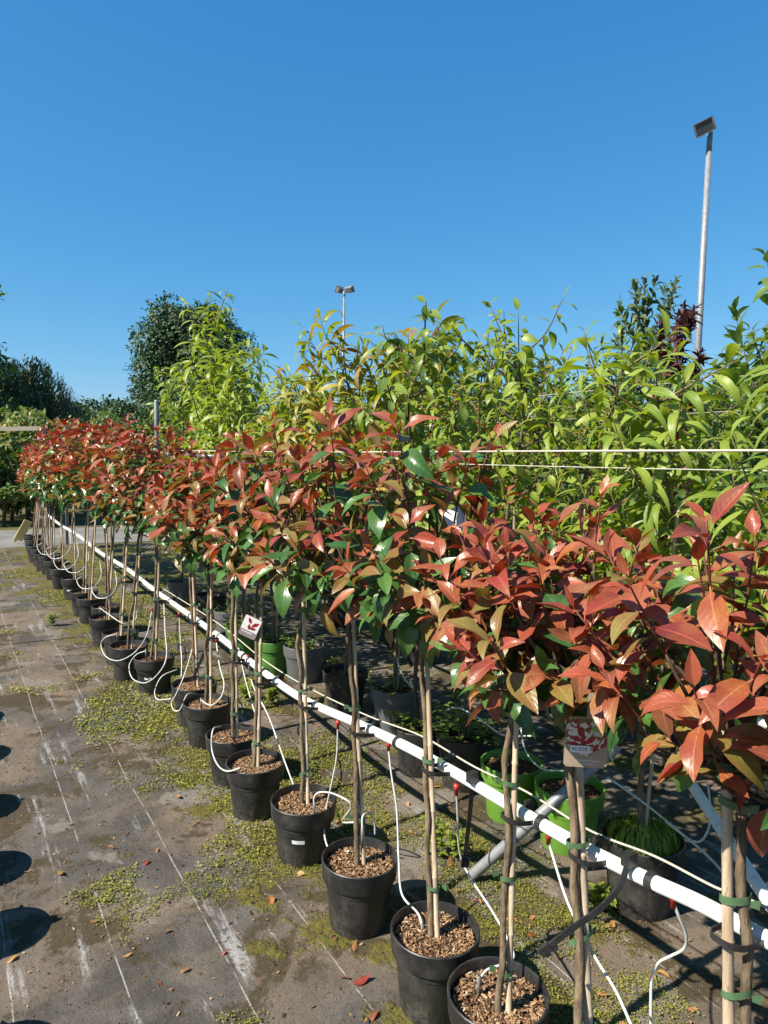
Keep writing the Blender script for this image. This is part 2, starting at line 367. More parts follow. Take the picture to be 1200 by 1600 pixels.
# ------------------------------------------------------------------ leaf templates: origin at the stalk, +Y along the blade, +Z its face
def leaf_template(w, fold, bend, nseg=6, power=.85, stalk=.12, wave=0.0, cols=2, twist=0.0):
    ts = np.linspace(0, 1, nseg+1); V = []; UV = []
    for i, t_ in enumerate(ts):
        wd = w*.54*(math.sin(math.pi*min(1, t_)**power)**.9*(1-.22*t_*t_) if 0 < t_ < 1 else 0.0)
        if i == 0: wd = .012
        if i == nseg: wd = .002
        y = stalk+(1-stalk)*t_
        a = bend*(t_**1.3)
        # bend along an arc
        yy = stalk+(1-stalk)*(math.sin(a)/a*t_ if abs(a) > 1e-4 else t_); zz = -(1-stalk)*((1-math.cos(a))/a*t_ if abs(a) > 1e-4 else 0)
        for j in range(-cols, cols+1):
            u = j/cols; x = wd*u
            z = zz+abs(x)*math.tan(fold)*(1.15-.3*abs(u))+wave*wd*math.sin(t_*9+u*2)*abs(u)
            x2 = x*math.cos(twist*t_)-(z-zz)*math.sin(twist*t_); z2 = zz+x*math.sin(twist*t_)+(z-zz)*math.cos(twist*t_)
            V.append((x2, yy, z2)); UV.append((.5+u*.5, t_))
    n = 2*cols+1; f = []
    for i in range(nseg):
        for j in range(n-1): f.append((i*n+j, i*n+j+1, (i+1)*n+j+1, (i+1)*n+j))
    b = len(V); V += [(-.009, 0, 0), (.009, 0, 0), (.012, stalk*1.05, .002), (-.012, stalk*1.05, .002)]
    UV += [(.5, 0)]*4; f.append((b, b+1, b+2, b+3))
    return np.array(V), f, np.array(UV)
TPL = {
 'photinia': [leaf_template(.38, .28, .35), leaf_template(.34, .45, .7, wave=.2), leaf_template(.41, .2, 1.0), leaf_template(.36, .55, .1, twist=-.35), leaf_template(.33, .35, 1.35, twist=.4), leaf_template(.39, .35, .6, wave=.35), leaf_template(.35, .15, -.35, wave=.2), leaf_template(.37, .5, 1.0, twist=-.5)],
 'peach': [leaf_template(.17, .35, 1.3, 7, .8, .06, cols=1), leaf_template(.16, .45, 1.7, 7, .8, .06, cols=1, wave=.3), leaf_template(.18, .25, .9, 7, .8, .06, cols=1, twist=.5), leaf_template(.17, .4, 2.0, 7, .8, .06, cols=1, twist=-.4)],
 'grass': [leaf_template(.045, .3, .8, 3, .6, .02, cols=1), leaf_template(.05, .3, 1.5, 3, .6, .02, cols=1)],
 'broad': [leaf_template(.36, .3, .7, 6, .75, .13, cols=1), leaf_template(.33, .45, 1.2, 6, .75, .13, cols=1, wave=.2), leaf_template(.38, .2, 1.0, 6, .75, .13, cols=1, twist=.4)],
 'small': [leaf_template(.5, .3, .4, 3, .8, .1, cols=1), leaf_template(.45, .4, .8, 3, .8, .1, cols=1)],
 'slim': [leaf_template(.26, .35, 1.0, 4, .8, .05, cols=1), leaf_template(.24, .35, 1.6, 4, .8, .05, cols=1)],
}
def maple_template():
    V = [(0, .12, 0)]; k = 0
    lobes = [(-2.3, .5), (-1.25, .75), (0, 1.0), (1.25, .75), (2.3, .5)]; ring = []
    for i, (a, r) in enumerate(lobes):
        if i: 
            am = (a+lobes[i-1][0])/2; ring.append((math.sin(am)*.32, .12+math.cos(am)*.32, .02))
        ring.append((math.sin(a-.22)*r*.6, .12+math.cos(a-.22)*r*.6, .0)); ring.append((math.sin(a)*r, .12+math.cos(a)*r, -.12*r)); ring.append((math.sin(a+.22)*r*.6, .12+math.cos(a+.22)*r*.6, 0))
    V += ring; f = [(0, i+1, i) for i in range(1, len(V)-1)]
    return np.array(V), f, np.zeros((len(V), 2))+.3
TPL['maple'] = [maple_template()]
# deform the photinia margin a little so it is not a perfect curve
TMESH = {}
def tmesh(kind, i, mk):
    k = (kind, i, mk)
    if k not in TMESH:
        V, f, uv = TPL[kind][i]; b = MB(); b.add(V, f, 0, uv); TMESH[k] = b.mesh('leaf', lmat(mk))
    return TMESH[k]
def frame(p, d, up, L, roll=0.0):
    """4x4 numpy: +Y along d, +Z as near to up as can be"""
    a, b, c = d; l = math.sqrt(a*a+b*b+c*c) or 1e-9; a, b, c = a/l, b/l, c/l
    u, v, w = up; q = u*a+v*b+w*c; u, v, w = u-a*q, v-b*q, w-c*q; l = math.sqrt(u*u+v*v+w*w)
    if l < 1e-3:
        u, v, w = 1.0, .2, .1; q = u*a+v*b+w*c; u, v, w = u-a*q, v-b*q, w-c*q; l = math.sqrt(u*u+v*v+w*w)
    u, v, w = u/l, v/l, w/l; x, y, z = b*w-c*v, c*u-a*w, a*v-b*u
    if roll:
        k, s = math.cos(roll), math.sin(roll); x, y, z, u, v, w = k*x+s*u, k*y+s*v, k*z+s*w, -s*x+k*u, -s*y+k*v, -s*z+k*w
    return np.array(((x*L, a*L, u*L, p[0]), (y*L, b*L, v*L, p[1]), (z*L, c*L, w*L, p[2]), (0, 0, 0, 1.0)))
def mass(leaves, kinds=None):
    """leaves (matrix, kind, template, matkey) -> MB with one material slot per matkey"""
    keys = sorted({l[3] for l in leaves}); b = MB()
    groups = {}
    for l in leaves: groups.setdefault((l[1], l[2], l[3]), []).append(l[0])
    for (k, i, mk), ms in groups.items():
        V, f, uv = TPL[k][i]; A = np.array(ms)
        W = np.einsum('kij,nj->kni', A[:, :3, :3], V)+A[:, None, :3, 3]
        b.addmany(W, f, [keys.index(mk)]*len(ms))
    b.uv = []
    return b, [lmat(k, True) for k in keys]
def put_leaves(crown, leaves, origin, limit):
    """the leaves that show largest become objects, the rest one foliage part"""
    if limit:
        c = CAM-np.asarray(origin)
        d = [np.linalg.norm(l[0][:3, 3]-c)-1.2*np.linalg.norm(l[0][:3, 1]) for l in leaves]
        order = np.argsort(d); near = [leaves[i] for i in order[:limit]]; rest = [leaves[i] for i in order[limit:]]
    else: near, rest = [], leaves
    for m, k, i, mk in near:
        q = bpy.data.objects.new('leaf', tmesh(k, i, mk)); COL.objects.link(q); q.parent = crown; q.matrix_basis = Matrix(m.tolist())
    if rest:
        b, ms = mass(rest); q = b.build('foliage', ms, crown); q['kind'] = 'stuff'

# ------------------------------------------------------------------ pots
def pot_mesh(mat, s=1.0, h=1.0, n=32):
    b = MB()
    b.lathe([(0.0, .004), (.085, .004), (.098, .0), (.1, .004), (.1165, .160), (.118, .168), (.1285, .172), (.1305, .178), (.134, .232), (.1345, .238), (.132, .2405), (.128, .2395), (.1265, .234), (.122, .19), (.118, .15)], n)
    for v in b.v: v[:, 0] *= s; v[:, 1] *= s; v[:, 2] *= h
    me = b.mesh('pot', mat); smoothauto(me, 40); return me
def soil_mesh(seed, chips=300, r=.123, z=.205, mat2=None):
    rg = np.random.RandomState(seed); b = MB(); n = 20
    V = [(0, 0, z+.006)]
    for q in (.45, .8, 1.0):
        for j in range(n):
            a = 2*math.pi*j/n; V.append((r*q*math.cos(a), r*q*math.sin(a), z+(rg.rand()-.5)*.008+.006*(1-q)))
    f = [(0, 1+j, 1+(j+1) % n) for j in range(n)]
    for k in range(2): f += [(1+k*n+j, 1+(k+1)*n+j, 1+(k+1)*n+(j+1) % n, 1+k*n+(j+1) % n) for j in range(n)]
    b.add(V, f, 0)
    for i in range(chips):
        a = rg.rand()*2*math.pi; q = r*.97*math.sqrt(rg.rand()); L = .004+.012*rg.rand()**1.6
        e = Matrix.Rotation(rg.rand()*6.28, 3, 'Z') @ Matrix.Rotation((rg.rand()-.5)*1.3, 3, 'X') @ Matrix.Rotation((rg.rand()-.5)*1.3, 3, 'Y')
        b.box((q*math.cos(a), q*math.sin(a), z+.004+.006*rg.rand()), (L*(.2+.3*rg.rand()), L, .0012+.002*rg.rand()), np.array(e), 1)
    return b.mesh('soil', [M_SOIL, M_MULCH], False)
POT = pot_mesh(M_POT); SOILS = [soil_mesh(i, 1100) for i in range(4)]; SOILFAR = [soil_mesh(20+i, 90) for i in range(2)]
def strip_mesh(r0, r1, z0, z1, a0, a1):
    b = MB(); n = 6; V = []
    for i in range(n+1):
        a = a0+(a1-a0)*i/n
        V += [(r0*math.cos(a), r0*math.sin(a), z0), (r1*math.cos(a), r1*math.sin(a), z1)]
    b.add(V, [(2*i, 2*i+2, 2*i+3, 2*i+1) for i in range(n)]); return b.mesh('label_strip', M_STICK)
STRIP = strip_mesh(.1125, .1145, .108, .124, math.radians(-138), math.radians(-112))

def cane_mesh(p0, p1, r, rg):
    b = MB(); p0 = np.asarray(p0); p1 = np.asarray(p1); L = np.linalg.norm(p1-p0); pts = []; rad = []
    nodes = np.arange(.04, L, .17+.06*rg.rand()); s = np.sort(np.concatenate([[0, L], *[[q-.006, q-.0015, q+.0015, q+.006] for q in nodes if .01 < q < L-.01]]))
    for q in s:
        near = np.min(np.abs(nodes-q)); pts.append(p0+(p1-p0)*q/L); rad.append(r*(1-.12*q/L)*(1.16 if near < .002 else (.98)))
    b.tube(pts, rad, 10); return b

# ------------------------------------------------------------------ front row: red-leaved standards
def photinia_crown(seed, rx, rz, nshoot, lean=0.0, ls=1.0):
    rg = np.random.RandomState(seed); br = MB(); leaves = []
    ga = math.pi*(3-math.sqrt(5)); forks = []
    for i in range(nshoot):
        inner = i % 4 == 3
        zf = 1-1.72*(i+.5)/nshoot
        a = ga*i+rg.rand()*.5; hr = math.sqrt(max(0, 1-zf*zf))
        sc = (.5+.25*rg.rand()) if inner else (.76+.34*rg.rand())
        tip = np.array([rx*hr*math.cos(a)*sc, rx*hr*math.sin(a)*sc, rz*(zf*sc)])
        if zf > .4: tip[2] += rg.rand()**2*rz*.5
        root = np.array([0, 0, -rz*.95+rz*.75*rg.rand()*max(.2, (zf+1)/2)])
        out = unit(np.array([math.cos(a)*hr, math.sin(a)*hr, .35+zf*.6]))
        mid = root*.45+tip*.55+np.array([0, 0, -.03])+rg.randn(3)*.015
        d = unit(unit(tip-mid)*.6+out*.5+np.array([0, 0, .35 if zf > -.3 else -.05]))
        SL = .10+.07*rg.rand()
        end = tip+d*.03
        base = tip-d*(SL-.03)
        path = spline([root, root*.6+mid*.4+rg.randn(3)*.008, mid*.6+base*.4, base, end], 3)
        r = np.linspace(.0058 if not inner else .0045, .0016, len(path))
        br.tube(path[:-4], r[:-4], 5, 0); br.tube(path[-5:], r[-5:], 5, 1)
        nl = 9 if not inner else 7
        ph = rg.rand()*6.28
        h = np.cross(d, [0.3, .2, 1]); h = unit(h); k = np.cross(d, h)
        for j in range(nl):
            q = j/(nl-1.0)                      # 0 low on the shoot, 1 at its tip
            p = base*(1-q)+end*q
            az = ph+j*2.4
            al = math.radians(88-62*q**1.2)+rg.randn()*.13
            side = math.cos(az)*h+math.sin(az)*k
            ld = d*math.cos(al)+side*math.sin(al)
            ld = unit(ld+np.array([0, 0, -.34+.2*q])*(1-.6*q))
            up = d*.9+np.array([0, 0, .75])+SUN_DIR*.35
            L = ls*(.132-.05*q**1.5)*(.66+.5*rg.rand())
            if q > .95: L *= .7
            low = (zf < -.25)
            depth = lean+(1 if inner else 0)*.5+(1-q)*.45+(.45 if low else 0)+(.15 if zf < .2 else 0)
            u = rg.rand()
            if depth > .85: mk = 'green' if u < .74 else ('olive' if u < .9 else 'bronze')
            elif depth > .55: mk = 'green' if u < .4 else ('olive' if u < .6 else ('bronze' if u < .82 else 'red'))
            elif depth > .3: mk = 'green' if u < .05 else ('olive' if u < .22 else ('bronze' if u < .64 else 'red'))
            else: mk = 'red' if u < .66 else ('bronze' if u < .94 else 'olive')
            leaves.append((frame(p, ld, up, L, rg.randn()*.3), 'photinia', int(rg.randint(8)), mk))
    return br, leaves

ROW1 = [  # pot x, pot y, crown offset x/y at z 1.05, crown centre z, rx, rz, pot label strip
 (1.22, .36, .02, .06, 1.25, .27, .24), (1.21, .70, .01, .05, 1.26, .28, .235), (1.21, 1.02, .04, .13, 1.24, .27, .21),
 (1.21, 1.33, .06, .05, 1.25, .24, .21), (1.21, 1.62, .04, .15, 1.36, .26, .30), (1.20, 2.06, .05, .18, 1.33, .29, .31),
 (1.21, 2.54, .04, .13, 1.36, .29, .33), (1.17, 2.97, .07, .13, 1.33, .26, .28), (1.19, 3.32, .05, .14, 1.28, .25, .28),
 (1.22, 3.83, .03, .05, 1.27, .28, .29), (1.25, 4.17, .0, .08, 1.30, .27, .29), (1.18, 4.85, .05, .08, 1.36, .30, .36),
 (1.09, 5.23, .10, .05, 1.35, .28, .34), (1.11, 5.63, .08, .1, 1.40, .30, .38), (1.11, 6.21, .08, .06, 1.40, .30, .40),
 (1.20, 6.64, .0, .05, 1.38, .30, .4), (1.14, 7.08, .05, .05, 1.40, .31, .42), (1.13, 7.43, .05, .05, 1.42, .31, .43),
 (1.16, 8.25, .0, .05, 1.42, .32, .46), (1.13, 8.98, .0, .05, 1.36, .32, .44), (1.13, 9.63, .0, .05, 1.34, .32, .42), (1.12, 10.06, 0, .05, 1.30, .32, .4),
 (1.09, 10.32, .04, .05, 1.30, .29, .40), (1.10, 10.81, .06, .05, 1.26, .27, .38), (1.08, 11.19, .08, .05, 1.24, .26, .37), (1.12, 11.9, .08, .05, 1.24, .26, .37), (1.15, 12.5, .10, .05, 1.22, .25, .36)]
PIPE = [(.15, .79), (.69, .75), (.83, .741), (.98, .72), (1.17, .702), (1.40, .692), (1.63, .685), (1.91, .668), (2.26, .632), (2.77, .575), (3.30, .575), (4.0, .597), (5.27, .60), (6.3, .62), (7.5, .60), (9, .62), (10.5, .6), (12.2, .62)]
PIPEX = 1.30
def pipe_z(y): return float(np.interp(y, [p[0] for p in PIPE], [p[1] for p in PIPE]))
FARC = None
G1 = 'red-leaved trees in the front row'
def label1(i):
    if i == 0: return 'red-leaved potted tree past the right edge, only outer leaves showing'
    if i == 1: return 'red-leaved potted tree with thick pale cane at the right edge'
    if i == 2: return 'red-leaved potted tree with the brown price card hanging on its cane'
    return 'red-leaved standard tree in black pot, %s pot in front row counting from the bottom edge' % ORD[i-3]
rowrng = np.random.RandomState(11)
FAR_MESH = []
for i, (px, py, ox, oy, cz, rx, rz) in enumerate(ROW1):
    rg = np.random.RandomState(100+i)
    root = thing('potted_red_tree', label1(i), 'tree', (px, py, 0), G1)
    near = i <= 13
    a = rg.rand()*6.28
    pot = obj('pot', POT, root); pot.rotation_euler = ((rg.rand()-.5)*.03, (rg.rand()-.5)*.03, 0)
    if i in (6, 10, 11, 13, 18): obj('label_strip', STRIP, pot)
    so_ = obj('soil', SOILS[i % 4] if i < 11 else SOILFAR[i % 2], root); so_['kind'] = 'stuff'; so_.rotation_euler = (0, 0, a)
    top = np.array([ox, oy, 1.05]); slope = top/1.05
    cb = np.array([.012+rg.randn()*.008, -.01+rg.randn()*.008, .2])
    if i == 3: cb = np.array([-.005, -.045, .2])
    ct = top+np.array([.01, 0, 0]); cane_top = ct+(ct-cb)*(.12+.08*rg.rand())
    cr = .0086 if i > 2 else .0112
    c = cane_mesh(cb-np.array([0, 0, .05]), cane_top, cr, rg).build('cane', M_CANE, root)
    # trunk beside the cane
    off = np.array([-.016, .009, 0]) if i not in (1, 2) else (np.array([.018, -.018, 0]) if i == 1 else np.array([-.019, .012, 0]))
    if i % 3 == 1 and i > 2: off = np.array([-.010, .016, 0])
    tb = np.array([cb[0]+off[0]*1.25, cb[1]+off[1]*1.25, .195]); pts = [tb-np.array([0, 0, .03])]
    for q in np.linspace(.06, 1, 9):
        pts.append(tb*(1-q)+(ct+off*.85)*q+np.array([rg.randn()*.0055, rg.randn()*.0055, 0]))
    ctr = np.array([ox, oy, cz]); pts.append(np.array([ox, oy, cz-rz*.35]))
    pts = spline(pts, 3); rad = np.interp(np.linspace(0, 1, len(pts)), [0, .05, .5, 1], [.0145, .0098, .0088, .0078])*(1+.08*rg.randn(len(pts)))*(1.15 if i < 3 else 1)
    b = MB(); b.tube(pts, rad, 8)
    trunk = b.build('trunk', M_BARK, root)
    # green tape ties
    if i < 14:
        for zt in np.arange(.30+rg.rand()*.1, 1.02, (.17 if i < 4 else .27)+.1*rg.rand()):
            q = (zt-.2)/(.85); mid = cb*(1-q)+ct*q+off*.5*(1.25-.4*q); b = MB()
            e = unit(off); ex = np.array([e[0], e[1], 0]); ey = np.array([-e[1], e[0], 0]); n = 14; V = []
            hw = .006+.003*rg.rand(); tl = rg.randn()*.25
            for j in range(n):
                t_ = 2*math.pi*j/n; r1 = .0215*(1 if i > 2 else 1.28); r2 = .0125*(1 if i > 2 else 1.28)
                pnt = mid+ex*r1*math.cos(t_)+ey*r2*math.sin(t_); dz = math.cos(t_)*r1*tl
                V += [pnt+[0, 0, dz-hw], pnt+[0, 0, dz+hw]]
            b.add(V, [(2*j, 2*((j+1) % n), 2*((j+1) % n)+1, 2*j+1) for j in range(n)])
            kn = mid+ex*.022*(1 if i % 2 else -1)-ey*.016
            b.add([kn+[0, 0, -.006], kn+ex*.016*(1 if i % 2 else -1)+[0, 0, -.010], kn+ex*.018*(1 if i % 2 else -1)+[0, 0, .010], kn+[0, 0, .006]], [(0, 1, 2, 3)])
            b.build('tie', M_TAPE, trunk)
        # black strap round stem and water pipe
        zp = pipe_z(py+oy*.5); q = (zp-.2)/.85; s0 = cb*(1-q)+ct*q
        xa, xb = s0[0]-.03, PIPEX-px+.034; yc = s0[1]; n = 20; V = []; P = []
        for j in range(n):
            t_ = 2*math.pi*j/n; P.append(np.array([(xa+xb)/2+(xb-xa)/2*math.copysign(abs(math.cos(t_))**.7, math.cos(t_)), yc+.033*math.copysign(abs(math.sin(t_))**.7, math.sin(t_)), zp+.004-.012*math.cos(t_)]))
        b = MB()
        for pnt in P: V += [pnt+[0, 0, -.006], pnt+[0, 0, .006], pnt*[1, 1, 1]+[0, 0, .006]+unit(pnt-[(xa+xb)/2, yc, pnt[2]])*.003, pnt+[0, 0, -.006]+unit(pnt-[(xa+xb)/2, yc, pnt[2]])*.003]
        b.add(V, [(4*j+k, 4*((j+1) % n)+k, 4*((j+1) % n)+(k+1) % 4, 4*j+(k+1) % 4) for j in range(n) for k in range(4)])
        b.box((xb-.006, yc+.028, zp+.012), (.022, .018, .022))
        b.build('strap', M_BLACK, root, smooth=False)
    # crown
    if near:
        br, leaves = photinia_crown(500+i, rx, rz, (33 if i < 4 else 30)+int(rg.randint(5)), (.0, .02, .12, .05, .32, .27, .22, .28, .2, .12, .24, .08, .2, .15)[i], 1.0 if i < 4 else 1.12)
        crown = br.build('crown', [M_BARKD, M_TWIG], root, loc=ctr)
        put_leaves(crown, leaves, ctr+[px, py, 0], 290 if i < 9 else 240)
    else:
        k = i % 5
        if len(FAR_MESH) <= k and len(FAR_MESH) < 5:
            br, leaves = photinia_crown(900+i, .31, .40, 40, .18, 1.15); b, ms = mass(leaves)
            FAR_MESH.append((br.mesh('crown', [M_BARKD, M_TWIG]), b.mesh('foliage', ms)))
        bm_, fm_ = FAR_MESH[i % len(FAR_MESH)]
        crown = obj('crown', bm_, root, ctr); v_ = .86+.3*rg.rand(); crown.scale = (rx/.31*v_, rx/.31*(.86+.3*rg.rand()), rz/.40*(.85+.3*rg.rand())); crown.rotation_euler = (rg.randn()*.12, rg.randn()*.12, rg.rand()*6.28)
        q = obj('foliage', fm_, crown); q['kind'] = 'stuff'

# ------------------------------------------------------------------ water pipe, ropes, hoses, posts
pipe = thing('water_pipe', 'long white water pipe running past the canes of the red trees', 'pipe', (PIPEX, .15, .7))
b = MB(); pp = spline([(0, y-.15, z-.7) for y, z in PIPE], 6); b.tube(pp, .0170, 16); b.build('tube', M_PIPE, pipe)
for y in (.95, 1.29, 1.98, 3.45, 3.18, 4.4):   # black collars
    z = pipe_z(y); b = MB(); sl_ = pipe_z(y+.05)-pipe_z(y-.05); dv = unit((0, .1, sl_)); c0 = np.array([0, y-.15, z-.7])
    b.tube([c0-dv*.009, c0-dv*.0085, c0+dv*.0085, c0+dv*.009], [.0175, .0215, .0215, .0175], 14); b.build('clamp', M_BLACK, pipe, smooth=False)
def rope(name, label, pts, r, wob=0.0, mat=None):
    b = MB(); p = spline(pts, 8); b.tube(p-np.asarray(pts[0]), r, 6); o = b.build(name, mat or M_ROPE, loc=pts[0]); return tag(o, label, 'rope')
b = MB(); yy = [.3, .75, 1.45, 2.70, 4.2, 5.53, 7.2, 9.0]; zz = [1.676, 1.673, 1.666, 1.652, 1.644, 1.64, 1.635, 1.63]
top_rope = thing('guide_rope', 'pale rope stretched level above the red crowns', 'rope', (1.42, .3, 1.66))
p = spline([(0, y-.3, z-1.66) for y, z in zip(yy, zz)], 6); b.tube(p, .0032, 6); b.build('cord', M_ROPE, top_rope)
for px_, py_ in ((283, 715), (485, 715)):
    q = onx(px_, py_, 1.42); b = MB(); c0 = np.array([0, q[1]-.3, np.interp(q[1], yy, zz)-1.66])
    b.box(c0+[0, 0, -.028], (.012, .012, .085)); b.box(c0+[0, .01, .008], (.014, .022, .008)); b.box(c0+[0, .012, -.008], (.014, .022, .006)); b.build('clip', M_BLACK, top_rope, smooth=False)
rope('guide_rope', 'thin pale cord running just below the level rope before the green trees', [(2.02, .6, 1.63), (2.02, 2.2, 1.612), (2.02, 4.5, 1.60)], .0022)
rope('guide_rope', 'upper thin wire slanting across the green leaves at right', [(3.05, 1.0, 2.04), (3.05, 2.8, 2.02), (3.05, 5, 2.0)], .0018)
rope('guide_rope', 'second thin wire among the green leaves, between the two lower cords', [(3.05, 1.0, 1.88), (3.05, 2.8, 1.87), (3.05, 5, 1.86)], .0016)
rope('guide_rope', 'pale cord lying along the top of the white water pipe', [(PIPEX+.045, y, z+.022+(.012 if k % 2 else 0)) for k, (y, z) in enumerate(PIPE[:13])], .003)

def hose(label, pix, connector=True, peg=True, r=.0035, group='white drip hoses'):
    """pix: (px, py, X) image points with their distance plane"""
    P = np.array([onx(*q) for q in pix]); P[:, 2] = np.maximum(P[:, 2], .012)
    root = thing('drip_hose', label, 'hose', P[0], group); Q = spline(P, 8)-P[0]; Q[:, 2] = np.maximum(Q[:, 2], .008-P[0][2])
    b = MB(); b.tube(Q, r, 8); b.build('tube', M_HOSE, root)
    if connector:
        b = MB(); b.tube([(0, 0, .022), (0, 0, .006), (0, 0, .004), (0, 0, -.012)], [.009, .009, .006, .006], 10); b.build('connector', M_REDP, root)
    if peg:
        d = Q[-1]; b = MB(); b.tube([d+[0, 0, .012], d+[.002, .001, -.055]], [.0055, .005], 8); b.build('peg', M_PEG, root)
hose('white hose kinked across the ground behind the frontmost pot and into it', [(713, 1236, 1.3), (715, 1270, 1.32), (718, 1330, 1.36), (733, 1368, 1.38), (770, 1425, 1.36), (800, 1482, 1.31), (797, 1502, 1.28), (762, 1515, 1.21), (748, 1532, 1.18)])
hose('white hose dropping straight into the second pot from the bottom edge', [(607, 1168, 1.3), (611, 1205, 1.3), (620, 1267, 1.3), (623, 1343, 1.28), (628, 1397, 1.23), (653, 1427, 1.21), (660, 1450, 1.2)])
hose('white hose falling behind the rim of the third pot from the bottom edge', [(528, 1134, 1.3), (525, 1190, 1.3), (510, 1263, 1.28), (507, 1305, 1.24), (520, 1335, 1.22), (545, 1330, 1.2)], peg=False)
hose('short white hose loop with peg in the third pot from the bottom edge', [(586, 1304, 1.3), (585, 1285, 1.29), (578, 1272, 1.26), (567, 1275, 1.22), (566, 1300, 1.21)], connector=False)
hose('white hose arching out of the fourth pot from the bottom edge', [(555, 1285, 1.33), (535, 1283, 1.32), (549, 1258, 1.30), (523, 1241, 1.26), (500, 1238, 1.22), (491, 1246, 1.2), (491, 1258, 1.2)], connector=False)
hose('white hose hanging in a slack line beside the fifth pot', [(387, 1030, 1.3), (395, 1070, 1.3), (420, 1120, 1.3), (445, 1190, 1.28), (460, 1230, 1.24)], peg=False)
hose('white hose looping in front of the sixth pot rim', [(345, 1135, 1.15), (333, 1140, 1.05), (331, 1170, 1.03), (340, 1195, 1.03), (355, 1205, 1.03), (375, 1200, 1.06)], connector=False, peg=False)
hose('white hose hanging from a red joint beside the tall cane of the fifth tree', [(375, 1022, 1.3), (383, 1060, 1.3), (395, 1103, 1.3), (402, 1130, 1.28), (395, 1165, 1.2)])
hose('white hose drawing a long bow over the seventh and eighth pots', [(307, 980, 1.3), (300, 1015, 1.25), (288, 1055, 1.15), (275, 1085, 1.1), (268, 1098, 1.08), (272, 1110, 1.08), (282, 1108, 1.1), (292, 1086, 1.13), (305, 1084, 1.2), (310, 1090, 1.22)])
hose('white hose bowing down past the right side of the seventh pot', [(338, 1003, 1.3), (343, 1040, 1.28), (350, 1067, 1.22), (346, 1088, 1.15), (330, 1102, 1.13), (314, 1094, 1.16)])
hose('white hose curl to the left of the eighth pot', [(277, 1046, 1.2), (253, 1057, 1.1), (242, 1080, 1.06), (247, 1093, 1.06), (267, 1092, 1.08)], connector=False, peg=False)
hose('white hose hanging straight down between seventh and ninth pots', [(280, 962, 1.3), (282, 1000, 1.3), (284, 1035, 1.28), (283, 1060, 1.24)])
hose('white hose ring hanging in front of the ninth pot', [(256, 942, 1.3), (258, 987, 1.2), (260, 1027, 1.07), (247, 1053, 1.03), (227, 1067, 1.02), (207, 1060, 1.02), (202, 1040, 1.03), (213, 1023, 1.07), (228, 1017, 1.12)])
hose('white hose ring hanging in front of the tenth pot', [(237, 955, 1.3), (230, 990, 1.15), (213, 1017, 1.0), (187, 1032, .95), (167, 1027, .94), (158, 1010, .95), (163, 997, .97), (183, 990, 1.05)])
hose('white hose slack between the eleventh and twelfth pots', [(212, 950, 1.28), (213, 965, 1.22), (205, 977, 1.14), (188, 972, 1.06), (170, 960, 1.02), (156, 950, 1.05)], connector=False)
for k, (px_, py_) in enumerate([(152, 930), (128, 915), (108, 890), (92, 885), (80, 868), (66, 862)]):
    hose('white hose loop on the far pots, %s of the little loops beyond the twelfth pot' % ORD[k], [(px_+28, py_-38, 1.3), (px_+30, py_-15, 1.22), (px_+18, py_+2, 1.06), (px_, py_+4, 1.0), (px_-8, py_-8, 1.0), (px_, py_-14, 1.05)], connector=False, peg=False)
hose('white hose wriggling down to the ground right of the grassy pot', [(1052, 1410, 1.3), (1060, 1430, 1.31), (1072, 1460, 1.34), (1069, 1482, 1.36), (1048, 1494, 1.36), (1028, 1506, 1.36), (1018, 1535, 1.36), (1017, 1610, 1.36)], peg=False)
hose('straight white hose crossing below the price card to the bottom edge', [(857, 1312, 1.3), (863, 1335, 1.3), (888, 1412, 1.28), (925, 1487, 1.26), (962, 1548, 1.24), (990, 1610, 1.22)], peg=False)

hose('pale hose sloping behind the pipe over the grassy pot', [(950, 1215, 2.0), (1000, 1250, 1.95), (1060, 1298, 1.85), (1120, 1352, 1.75), (1165, 1420, 1.6)], connector=False, peg=False)
hose('pale hose curl right of the grassy pot', [(1040, 1284, 2.0), (1085, 1315, 1.95), (1105, 1300, 1.95), (1110, 1265, 2.0), (1106, 1225, 2.05)], connector=False, peg=False)
hose('pale hose arching over the pot with the low green herb', [(688, 1115, 2.15), (712, 1106, 2.12), (745, 1120, 2.1), (785, 1148, 2.05), (830, 1150, 2.0)], connector=False, peg=False)
hose('pale hose hanging between the grey pot and its neighbours', [(617, 1000, 2.3), (623, 1040, 2.25), (640, 1070, 2.2), (672, 1092, 2.15)], connector=False, peg=False)
hose('pale hose swinging behind the green pots below the pipe', [(812, 1120, 2.2), (820, 1170, 2.15), (845, 1200, 2.1), (882, 1205, 2.1)], connector=False, peg=False)
# black plastic hanger straps on the pipe
def hanger(label, pix, w=.013):
    P = np.array([onx(*q) for q in pix]); root = thing('plastic_hanger', label, 'hanger', P[0], 'black plastic hangers on the pipe')
    b = MB(); Q = spline(P, 5)-P[0]
    for i in range(len(Q)-1):
        d = unit(Q[i+1]-Q[i]); s = unit(np.cross(d, F_)); n_ = np.cross(s, d); L = np.linalg.norm(Q[i+1]-Q[i])
        b.box((Q[i]+Q[i+1])/2, (w, L*1.04, .005), np.stack([s, d, n_], 1))
    b.build('band', M_BLACK, root, smooth=False)
    b = MB(); d = unit(Q[-1]-Q[-2]); s = unit(np.cross(d, F_))
    b.box(Q[-1]-d*.012, (w*1.5, .03, .012), np.stack([s, d, np.cross(s, d)], 1)); b.box(Q[-1]-d*.008+s*w*.9, (.006, .012, .012), np.stack([s, d, np.cross(s, d)], 1))
    b.box(Q[-1]-d*.03+s*w*.9, (.006, .012, .012), np.stack([s, d, np.cross(s, d)], 1)); b.build('hook', M_BLACK, root, smooth=False)
    b = MB(); b.box((0, 0, 0), (.03, .022, .03)); b.build('clip', M_BLACK, root, smooth=False)
